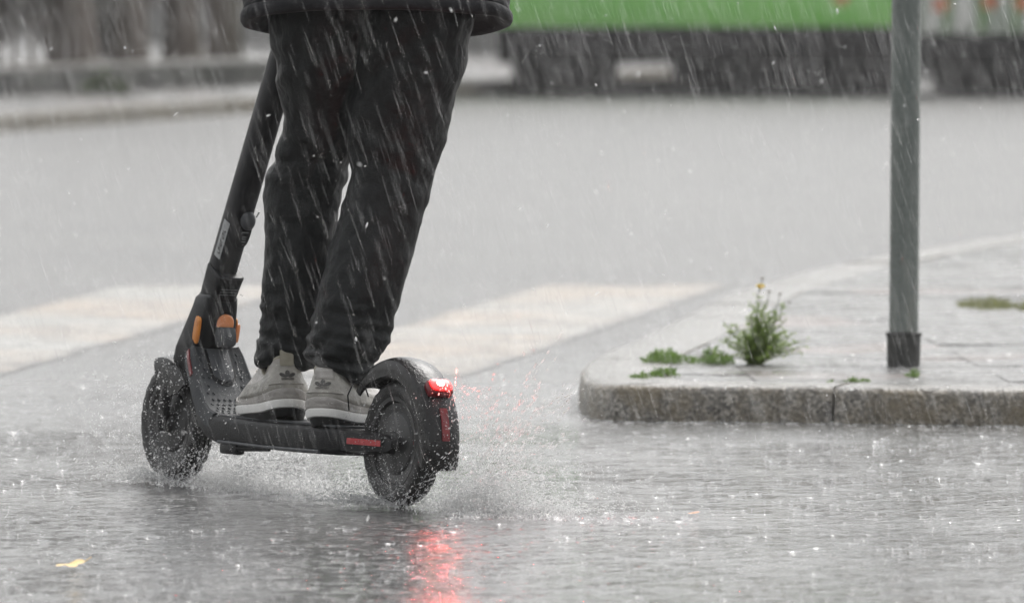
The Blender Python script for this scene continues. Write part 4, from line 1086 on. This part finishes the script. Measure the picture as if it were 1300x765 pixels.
# body under the clothes: one continuous skin from feet to head
def body():
    ankL, ankR = Vector((-0.468, 17.40, 0.25)), Vector((-0.355, 17.24, 0.24))
    pel = HC + Vector((0.0, 0.0, 0.03))
    J = []; E = []; Rr = []
    def add(p, r, par=None):
        J.append(loc(p)); Rr.append(r); i = len(J) - 1
        if par is not None: E.append((par, i))
        return i
    pv = add(pel + Vector((0, 0.02, 0.05)), 0.08); ch = add(HC + Vector((0.015, 0.04, 0.28)), 0.12, pv); nk0 = add(HC + Vector((0.02, 0.065, 0.50)), 0.075, ch)
    nk = add(HC + Vector((0.02, 0.075, 0.60)), 0.055, nk0); hd = add(HC + Vector((0.02, 0.09, 0.68)), 0.075, nk); hd2 = add(HC + Vector((0.02, 0.095, 0.76)), 0.09, hd); add(HC + Vector((0.02, 0.09, 0.83)), 0.065, hd2)
    for s, a in ((-1, ankL), (1, ankR)):
        h = add((at(415, 60, 17.28) if s < 0 else at(525, 60, 17.23)), 0.06, pv); kn = add((at(390, 250, 17.38) if s < 0 else at(496, 250, 17.25)), 0.05, h)
        an = add(a, 0.028, kn); add(a + Vector((0.12 * 0.37 * s, 0.11, -0.04)), 0.026, an)
    for s, g in ((-1, grips[0]), (1, grips[1])):
        sh = shoulder(s); wr = g + (sh - g).normalized() * 0.07; el = (sh + wr) / 2 + Vector((0.10 * s, -0.03, -0.11))
        a = add(sh, 0.05, nk0); b = add(el, 0.04, a); c_ = add(wr, 0.026, b); palm = add(g + Vector((0, -0.01, 0.014)), 0.024, c_)
        for k in range(4):
            o = V0 * (0.030 - 0.02 * k); f1 = add(g + o + U * 0.026 + Vector((0, 0, 0.016)), 0.009, palm); f2 = add(g + o + U * 0.034 + Vector((0, 0, -0.012)), 0.0085, f1); add(g + o + U * 0.014 + Vector((0, 0, -0.034)), 0.008, f2)
        th = add(g - V0 * 0.03 * s * 1.0 + Vector((0, 0, -0.006)) - U * 0.01, 0.010, palm); add(g - V0 * 0.035 * s + U * 0.02 + Vector((0, 0, -0.03)), 0.009, th)
    me = bpy.data.meshes.new('body'); me.from_pydata([tuple(p) for p in J], E, []); me.update()
    o = link('body', me, None, person, False)
    me.materials.append(M['skin'])
    m = o.modifiers.new('skin', 'SKIN'); m.use_smooth_shade = True
    for v, r in zip(me.skin_vertices[0].data, Rr): v.radius = (r, r)
    me.skin_vertices[0].data[0].use_root = True
    o.modifiers.new('sub', 'SUBSURF').levels = 1; o.modifiers['sub'].render_levels = 1
    return hd2, J[hd2]
_, hp = body()
bm = bmesh.new()
bmesh.ops.create_uvsphere(bm, u_segments=24, v_segments=16, radius=1.0, matrix=Matrix.Translation(hp + Vector((0, -0.008, 0.01))) @ Matrix.Diagonal((0.108, 0.122, 0.128, 1)))
for v in bm.verts:
    d = v.co - hp
    if d.y > 0.05 and d.z < 0.05: v.co.y = hp.y + 0.04
bm_obj('hair', bm, M['hair'], person, True, 0)

# shoes
RT = [(0.000, 0.010, 0.262, 0.030, 0.042), (0.012, 0.004, 0.275, 0.0345, 0.0455), (0.030, 0.000, 0.285, 0.0375, 0.048), (0.050, -0.003, 0.278, 0.0385, 0.0475), (0.066, 0.000, 0.245, 0.0355, 0.041), (0.082, 0.006, 0.205, 0.0300, 0.034), (0.096, 0.009, 0.168, 0.0262, 0.029), (0.108, 0.008, 0.142, 0.0240, 0.027), (0.116, 0.008, 0.130, 0.0235, 0.027)]
def shoe_pt(t, z, off=0.0):
    i = 0
    while i < len(RT) - 2 and RT[i + 1][0] < z: i += 1
    a, b = RT[i], RT[i + 1]; f_ = min(1.2, max(0, (z - a[0]) / (b[0] - a[0])))
    xb, xf, hw, bw = (lerp(a[k], b[k], f_) for k in (1, 2, 3, 4))
    s = (1 - math.cos(t)) / 2; Wd = lerp(hw, bw, sstep(0.15, 0.7, s)) + off
    sg = math.sin(t); y = Wd * math.copysign(abs(sg) ** 0.72, sg)
    x = (xb - off) + s * (xf - xb + 2 * off)
    zz = z
    if z > 0.07: zz -= 0.030 * ((z - 0.07) / 0.046) * math.exp(-((s - 0.42) / 0.22) ** 2)
    rock = 0.010 * max(0, (0.22 - s) / 0.22) ** 1.5 + 0.020 * max(0, (s - 0.68) / 0.32) ** 2
    zz += rock * max(0.25, 1 - z / 0.08)
    return Vector((x, y, zz))
def ring(z, off=0.0, n=48): return [shoe_pt(2 * math.pi * k / n, z, off) for k in range(n)]
def patch(name, t0, t1, zlo, zhi, off, mat, parent, nt=36, nz=10):
    bm = bmesh.new(); rows = []
    for j in range(nz + 1):
        row = []
        for i in range(nt + 1):
            t = lerp(t0, t1, i / nt); z = lerp(zlo(t), zhi(t), j / nz)
            o_ = off * (1 if 0 < j < nz and 0 < i < nt else 0.15)
            row.append(bm.verts.new(shoe_pt(t, z, o_)))
        rows.append(row)
    for j in range(nz):
        for i in range(nt): bm.faces.new((rows[j][i], rows[j][i + 1], rows[j + 1][i + 1], rows[j + 1][i]))
    return bm_obj(name, bm, mat, parent, True, 60)
def make_shoe(hpx, hpy, Y, ang, pitch, roll, tab, wide):
    bm = bmesh.new()
    rr = [ring(z) for z in (0.026, 0.036, 0.044, 0.052, 0.060, 0.068, 0.076, 0.084, 0.092, 0.100, 0.108, 0.114)]
    add_loft(bm, rr, True, False)
    o = bm_obj('sneaker', bm, M['mesh'], person, True, 0)
    bm = bmesh.new()
    add_loft(bm, [ring(0.112, 0.0), ring(0.1165, 0.0008), ring(0.118, -0.002), ring(0.116, -0.006), ring(0.104, -0.009), ring(0.09, -0.01)], False, True)
    bm_obj('collar', bm, M['collar'], o, True, 0)
    bm = bmesh.new(); add_loft(bm, [ring(0.0165, 0.0), ring(0.018, 0.003), ring(0.025, 0.0042), ring(0.032, 0.0036), ring(0.0345, 0.001), ring(0.0345, -0.004)])
    bm_obj('midsole', bm, M['midsole'], o, True, 40)
    bm = bmesh.new(); add_loft(bm, [ring(0.0, -0.003), ring(0.004, -0.001), ring(0.0168, -0.0005)]); bm_obj('outsole', bm, M['outsole'], o, True, 40)
    # overlays: heel counter, lower mudguard, side stripe panel
    patch('heel_counter', -1.75, 1.75, lambda t: 0.050 + 0.006 * math.cos(t * 2), lambda t: 0.106 - 0.034 * sstep(0.3, 1.7, abs(t)), 0.0026, M['suede'], o)
    patch('heel_guard', -2.3, 2.3, lambda t: 0.034, lambda t: 0.052 + 0.010 * math.cos(t * 2.2) - 0.004, 0.0036, M['mesh'], o)
    patch('heel_band', -0.62, 0.62, lambda t: 0.0635, lambda t: 0.0675 + 0.002 * math.cos(t * 3), 0.0050, M['suede'], o, 20, 3)
    def surf(y, z, off):
        lo, hi = -1.2, 1.2
        for _ in range(24):
            m_ = (lo + hi) / 2
            if shoe_pt(m_, z, 0.0026).y < y: lo = m_
            else: hi = m_
        return shoe_pt((lo + hi) / 2, z, off)
    # three-leaf emblem with lines under it
    bm = bmesh.new()
    def shape(pts, off=0.0046):
        vs = [bm.verts.new(surf(y, z, off)) for y, z in pts]; bm.faces.new(vs)
    for ang_, ln in ((-48, 0.0115), (0, 0.0125), (48, 0.0115)):
        q = []
        for k in range(14):
            a = 2 * math.pi * k / 14; lx = 0.0030 * math.sin(a) * (0.75 + 0.35 * math.sin(a / 2)); lz = ln * (1 - math.cos(a)) / 2 + 0.002
            q.append((lx * math.cos(D(ang_)) + lz * math.sin(D(ang_)), 0.0755 + lz * math.cos(D(ang_)) - lx * math.sin(D(ang_))))
        shape(q)
    for z in (0.0742, 0.0722): shape([(-0.0085, z), (0.0085, z), (0.0085, z + 0.0012), (-0.0085, z + 0.0012)])
    bm_obj('emblem', bm, M['print_dark'], o)
    if tab:
        bm = bmesh.new(); add_loft(bm, [[Vector((shoe_pt(0, 0.1, 0).x + dx, y, z)) for dx, y in ((-0.004, -0.0095), (-0.004, 0.0095), (0.0, 0.0095), (0.0, -0.0095))] for dx0, z in ((0, 0.100), (0, 0.116), (0, 0.134))])
        bmesh.ops.bevel(bm, geom=bm.edges[:], offset=0.0012, segments=2, affect='EDGES'); bm_obj('pull_tab', bm, M['collar'], o, True, 40)
    else:
        patch('pull_tab', -0.34, 0.34, lambda t: 0.088, lambda t: 0.112, 0.0052, M['mesh'], o, 12, 6)
    # laces and tongue
    bm = bmesh.new()
    for k in range(5):
        x = 0.135 + 0.018 * k; z = 0.105 - 0.0085 * k; add_tube(bm, [(x, -0.026, z - 0.012), (x + .004, 0, z), (x, 0.026, z - 0.012)], 0.0025, 6)
    bm_obj('laces', bm, M['collar'], o, True)
    q = at(hpx, hpy, Y)
    o.location = loc(q); o.rotation_euler = (roll, pitch, math.pi / 2 - ang); o.scale = (1.02, wide, 1.12)
    return o
# heel back at photo column / row of the sole's underside
make_shoe(366, 534, 17.33, math.radians(-12), math.radians(4.5), 0.0, True, 1.48)
make_shoe(407, 546, 17.16, math.radians(22), math.radians(5.0), 0.0, False, 1.60)
for p_, top in (((-0.470, 17.395, 0.22), (-0.462, 17.40, 0.32)), ((-0.358, 17.235, 0.20), (-0.345, 17.235, 0.32))):
    tube_obj('sock', [loc(p_), loc(Vector(p_).lerp(Vector(top), .5)), loc(top)], [0.034, 0.034, 0.034], M['sock'], person, 18)

# ------------------------------------------------------------------ water: rain, splashes, spray
ICO_V = None
def ico():
    global ICO_V
    if ICO_V is None:
        bm = bmesh.new(); bmesh.ops.create_icosphere(bm, subdivisions=1, radius=1.0)
        ICO_V = (np.array([v.co[:] for v in bm.verts]), np.array([[v.index for v in f.verts] for f in bm.faces])); bm.free()
    return ICO_V
OCT = (np.array([(1, 0, 0), (-1, 0, 0), (0, 1, 0), (0, -1, 0), (0, 0, 1), (0, 0, -1)], float),
       np.array([(0, 2, 4), (2, 1, 4), (1, 3, 4), (3, 0, 4), (2, 0, 5), (1, 2, 5), (3, 1, 5), (0, 3, 5)]))
def tri_mesh(name, V_, F_, mat, smooth=True):
    me = bpy.data.meshes.new(name); nv, nf = len(V_), len(F_)
    me.vertices.add(nv); me.vertices.foreach_set('co', V_.astype(np.float32).ravel())
    me.loops.add(nf * 3); me.loops.foreach_set('vertex_index', F_.astype(np.int32).ravel())
    me.polygons.add(nf); me.polygons.foreach_set('loop_start', np.arange(0, nf * 3, 3, dtype=np.int32)); me.polygons.foreach_set('loop_total', np.full(nf, 3, dtype=np.int32))
    me.update(calc_edges=True)
    return link(name, me, mat, None, smooth)
def drops(name, P, r, stretch=None, dirs=None, base=None, mat=None):
    bv, bf = base or ico(); n, m = len(P), len(bv)
    r = np.asarray(r)
    Vv = bv[None] * r[:, None, None]
    if stretch is not None:
        dirs = dirs / np.linalg.norm(dirs, axis=1, keepdims=True)
        al = np.einsum('nij,nj->ni', Vv, dirs)
        Vv = Vv + al[:, :, None] * dirs[:, None, :] * (stretch[:, None, None] - 1)
    Vv = Vv + P[:, None, :]
    Fv = bf[None] + (np.arange(n) * m)[:, None, None]
    return tri_mesh(name, Vv.reshape(-1, 3), Fv.reshape(-1, 3), mat)

# falling rain: thin long drops slanting down to the right
NR = 62000
Y = rng.uniform(13.2 ** 2, 40.0 ** 2, NR) ** 0.5
X = rng.uniform(-1, 1, NR) * (0.065 * Y + 0.5); Zr = rng.uniform(0.02, 1.0, NR) * (1.25 + 0.012 * Y)
P = np.stack([X, Y, Zr], 1)
Y[:160] = rng.uniform(6, 11, 160); P[:160, 1] = Y[:160]; P[:160, 0] = rng.uniform(-1, 1, 160) * (0.065 * Y[:160] + 0.1)
dirs = np.stack([0.33 + rng.normal(0, 0.035, NR), rng.normal(0, 0.05, NR), -np.ones(NR)], 1)
hl = rng.lognormal(math.log(0.03), 0.4, NR).clip(0.01, 0.07); rad = rng.uniform(0.00018, 0.00042, NR)
tag(drops('falling_rain', P, rad, hl / rad, dirs, OCT, M['rain']), 'slanting rain falling over the whole street', 'rain', kind='stuff')
# bright single drops close by
n = 260
Y = rng.uniform(13, 24, n); P = np.stack([rng.uniform(-1, 1, n) * (0.06 * Y), Y, rng.uniform(0.05, 1.3, n)], 1)
tag(drops('scattered_drops', P, rng.uniform(0.0008, 0.0019, n), rng.uniform(1.5, 4, n), rng.normal(0, 1, (n, 3)) + np.array([0, 0, -.6]), ico(), M['drop']), 'bright loose water drops hanging in the air', 'drops', kind='stuff')

def crowns(name, P, R_, Hh, mat):
    n, k = len(P), 9; a = np.linspace(0, 2 * np.pi, k, endpoint=False)
    c, s = np.cos(a), np.sin(a)
    jr = rng.uniform(0.85, 1.15, (n, k)); jh = rng.uniform(0.25, 1.25, (n, k))
    v0 = np.stack([P[:, 0:1] + R_[:, None] * c * jr, P[:, 1:2] + R_[:, None] * s * jr, np.repeat(P[:, 2:3], k, 1)], 2)
    v1 = np.stack([P[:, 0:1] + R_[:, None] * c * jr * 1.25, P[:, 1:2] + R_[:, None] * s * jr * 1.25, P[:, 2:3] + Hh[:, None] * jh], 2)
    Vv = np.concatenate([v0, v1], 1)
    f_ = []
    for i in range(k):
        j = (i + 1) % k; f_ += [(i, j, k + j), (i, k + j, k + i)]
    Fv = np.array(f_)[None] + (np.arange(n) * 2 * k)[:, None, None]
    return tri_mesh(name, Vv.reshape(-1, 3), Fv.reshape(-1, 3), mat)
def in_island(x, y):
    inside = np.zeros(len(x), bool); pl = [(v.x, v.y) for v in path] + [(6.0, path[-1].y), (6.0, 34)]
    for (x1, y1), (x2, y2) in zip(pl, pl[1:] + pl[:1]):
        cnd = ((y1 > y) != (y2 > y)) & (x < (x2 - x1) * (y - y1) / (y2 - y1 + 1e-12) + x1); inside ^= cnd
    return inside
n = 5200
Y = 13.8 + rng.random(n) ** 1.3 * 16; X = rng.uniform(-1, 1, n) * (0.063 * Y)
Yi = rng.uniform(20.3, 31, 1600); X = np.concatenate([X, rng.uniform(0.15, 0.062 * Yi)]); Y = np.concatenate([Y, Yi]); n += 1600
nk_ = 900                              # runoff breaking against the foot of the kerb
ks = rng.uniform(cum[corner_i] - 1.5, cum[-1] - 2.6, nk_)
kp = [kpoint(q) for q in ks]
X = np.concatenate([X, [p.x - q.x * abs(random.gauss(0.02, 0.04)) for p, q in kp]]); Y = np.concatenate([Y, [p.y - q.y * abs(random.gauss(0.02, 0.04)) for p, q in kp]]); n += nk_
isl = in_island(X, Y)
P = np.stack([X, Y, np.where(isl, KH, 0.0)], 1)
sz = rng.lognormal(0, 0.6, n).clip(0.3, 3.5) * np.where(Y < 15.6, 0.6, 1.0)
# the ridge of broken water pushed aside by the rear wheel
wk = np.array([gnd(lerp(575, 880, t), 652 + 10 * t + random.gauss(0, 3.0), 0) for t in rng.random(170) ** 1.3]); P = np.concatenate([P, wk]); n += len(wk)
sz = np.concatenate([sz, rng.lognormal(0.75, 0.4, len(wk)).clip(0.6, 4.5)])
tag(crowns('rain_splashes', P, 0.0034 * sz, 0.0016 * sz, M['crown']), 'little crowns of water where raindrops hit the road and island', 'splash', kind='stuff')
n = 7000
i = rng.integers(0, len(P), n); Q = P[i] + np.stack([rng.normal(0, 0.012, n), rng.normal(0, 0.012, n), np.abs(rng.normal(0.006, 0.010, n))], 1)
tag(drops('splash_drops', Q, rng.uniform(0.0004, 0.0013, n), base=OCT, mat=M['drop']), 'tiny droplets bouncing off the wet road and island', 'drops', kind='stuff')

# spray thrown by the wheels (scooter frame -> world)
def to_world(L):
    A = np.array(SM.to_3x3()); return L @ A.T + np.array(R0)[None]
def cloud(n, u, v, wmax, su, sv, p=2.2):
    return np.stack([rng.normal(u, su, n), rng.normal(v, sv, n), wmax * rng.random(n) ** p], 1)
def jets(nt, u, v, su, sv, vel, spread, tmax, gpt=16):
    # droplets strung along ballistic arcs, so the spray hangs together in strands
    out, dr = [], []
    for _ in range(nt):
        p0 = np.array([rng.normal(u, su), rng.normal(v, sv), 0.003]); v0 = np.array(vel) * rng.uniform(0.5, 1.25) + rng.normal(0, 1, 3) * np.array(spread)
        v0[2] = abs(v0[2]); tt = np.sort(rng.uniform(0.02, 1, gpt)) * tmax * rng.uniform(0.5, 1)
        p = p0 + v0 * tt[:, None] + np.array([0, 0, -4.9]) * (tt ** 2)[:, None]; d = v0 + np.array([0, 0, -9.8]) * tt[:, None]
        k_ = p[:, 2] > 0.001; out.append(p[k_] + rng.normal(0, 0.0016, (k_.sum(), 3))); dr.append(d[k_])
    return np.concatenate(out), np.concatenate(dr)
jf = [jets(190, WB - 0.10, -0.02, 0.04, 0.03, (-1.9, -0.3, 0.75), (0.6, 0.5, 0.35), 0.15), jets(220, WB - 0.04, -0.04, 0.03, 0.02, (-0.7, -1.2, 0.8), (0.5, 0.5, 0.4), 0.15), jets(110, WB + 0.02, 0.03, 0.04, 0.02, (0.2, 1.0, 0.45), (0.5, 0.4, 0.2), 0.10)]
jr_ = [jets(190, -0.12, -0.03, 0.05, 0.04, (-1.5, -0.6, 1.0), (0.6, 0.6, 0.45), 0.17), jets(230, -0.18, -0.05, 0.03, 0.03, (-0.7, -0.5, 1.7), (0.3, 0.3, 0.5), 0.2), jets(150, -0.25, -0.10, 0.06, 0.05, (-0.9, -0.8, 0.6), (0.6, 0.5, 0.3), 0.13), jets(80, 0.02, 0.035, 0.04, 0.015, (0.3, 0.9, 0.35), (0.5, 0.4, 0.2), 0.09)]
front = np.concatenate([cloud(2200, WB - 0.08, -0.02, 0.08, 0.08, 0.08, 2.6), cloud(4200, WB - 0.22, -0.04, 0.09, 0.13, 0.09, 2.4), cloud(3000, WB - 0.36, 0.0, 0.07, 0.14, 0.09, 2.4), cloud(1500, WB - 0.06, 0.06, 0.27, 0.09, 0.07, 1.1), cloud(900, WB - 0.25, 0.05, 0.26, 0.22, 0.06, 1.1)])
rear = np.concatenate([cloud(900, -0.16, -0.08, 0.06, 0.06, 0.07, 2.4), cloud(3000, -0.26, -0.08, 0.12, 0.09, 0.08, 2.0), cloud(2200, -0.32, -0.05, 0.10, 0.10, 0.06, 2.2), cloud(1500, -0.18, -0.03, 0.25, 0.05, 0.04, 1.0), cloud(2000, 0.08, 0.05, 0.06, 0.10, 0.06, 2.0), cloud(900, 0.0, 0.05, 0.2, 0.06, 0.03, 1.2)])
for nm, A, J, lab in (('front_wheel_spray', front, jf, 'white spray thrown up by the front wheel of the scooter'), ('rear_wheel_spray', rear, jr_, 'white spray fanning out behind the rear wheel of the scooter')):
    Wd = to_world(A); Wd[:, 2] = np.abs(Wd[:, 2]) + 0.001; n = len(Wd)
    r = rng.lognormal(math.log(0.00062), 0.42, n).clip(0.0003, 0.0022)
    big = rng.random(n) < 0.02; r[big] *= 1.7
    dirs = np.stack([rng.normal(0.4, 0.5, n), rng.normal(0, 0.3, n), rng.normal(0.5, 0.5, n)], 1)
    Jp = np.concatenate([j[0] for j in J]); Jd = np.concatenate([j[1] for j in J]); Jw = to_world(Jp); Jw[:, 2] = np.abs(Jw[:, 2]) + 0.001
    Wd = np.concatenate([Wd, Jw]); dirs = np.concatenate([dirs, Jd @ np.array(SM.to_3x3()).T]); m = len(Jw)
    r = np.concatenate([r, rng.lognormal(math.log(0.0008), 0.4, m).clip(0.0003, 0.002)]); st_ = np.concatenate([rng.uniform(1, 3.0, n), rng.uniform(2.0, 6.0, m)])
    tag(drops(nm, Wd, r.clip(0, 0.0026), st_, dirs, ico(), M['drop']), lab, 'spray', kind='stuff')

# ------------------------------------------------------------------ rain haze
k = N('rain_haze'); k.t.nodes.remove(k.b)
pv_ = k.n('VolumePrincipled'); pv_.inputs['Density'].default_value = 0.0004; pv_.inputs['Color'].default_value = (0.9, 0.9, 0.9, 1); pv_.inputs['Anisotropy'].default_value = 0.3
k.l(pv_.outputs[0], k.out.inputs['Volume'])
hz = box_obj('haze', (0, 195, 3.9), (640, 470, 9.8), k.m); tag(hz, kind='stuff')
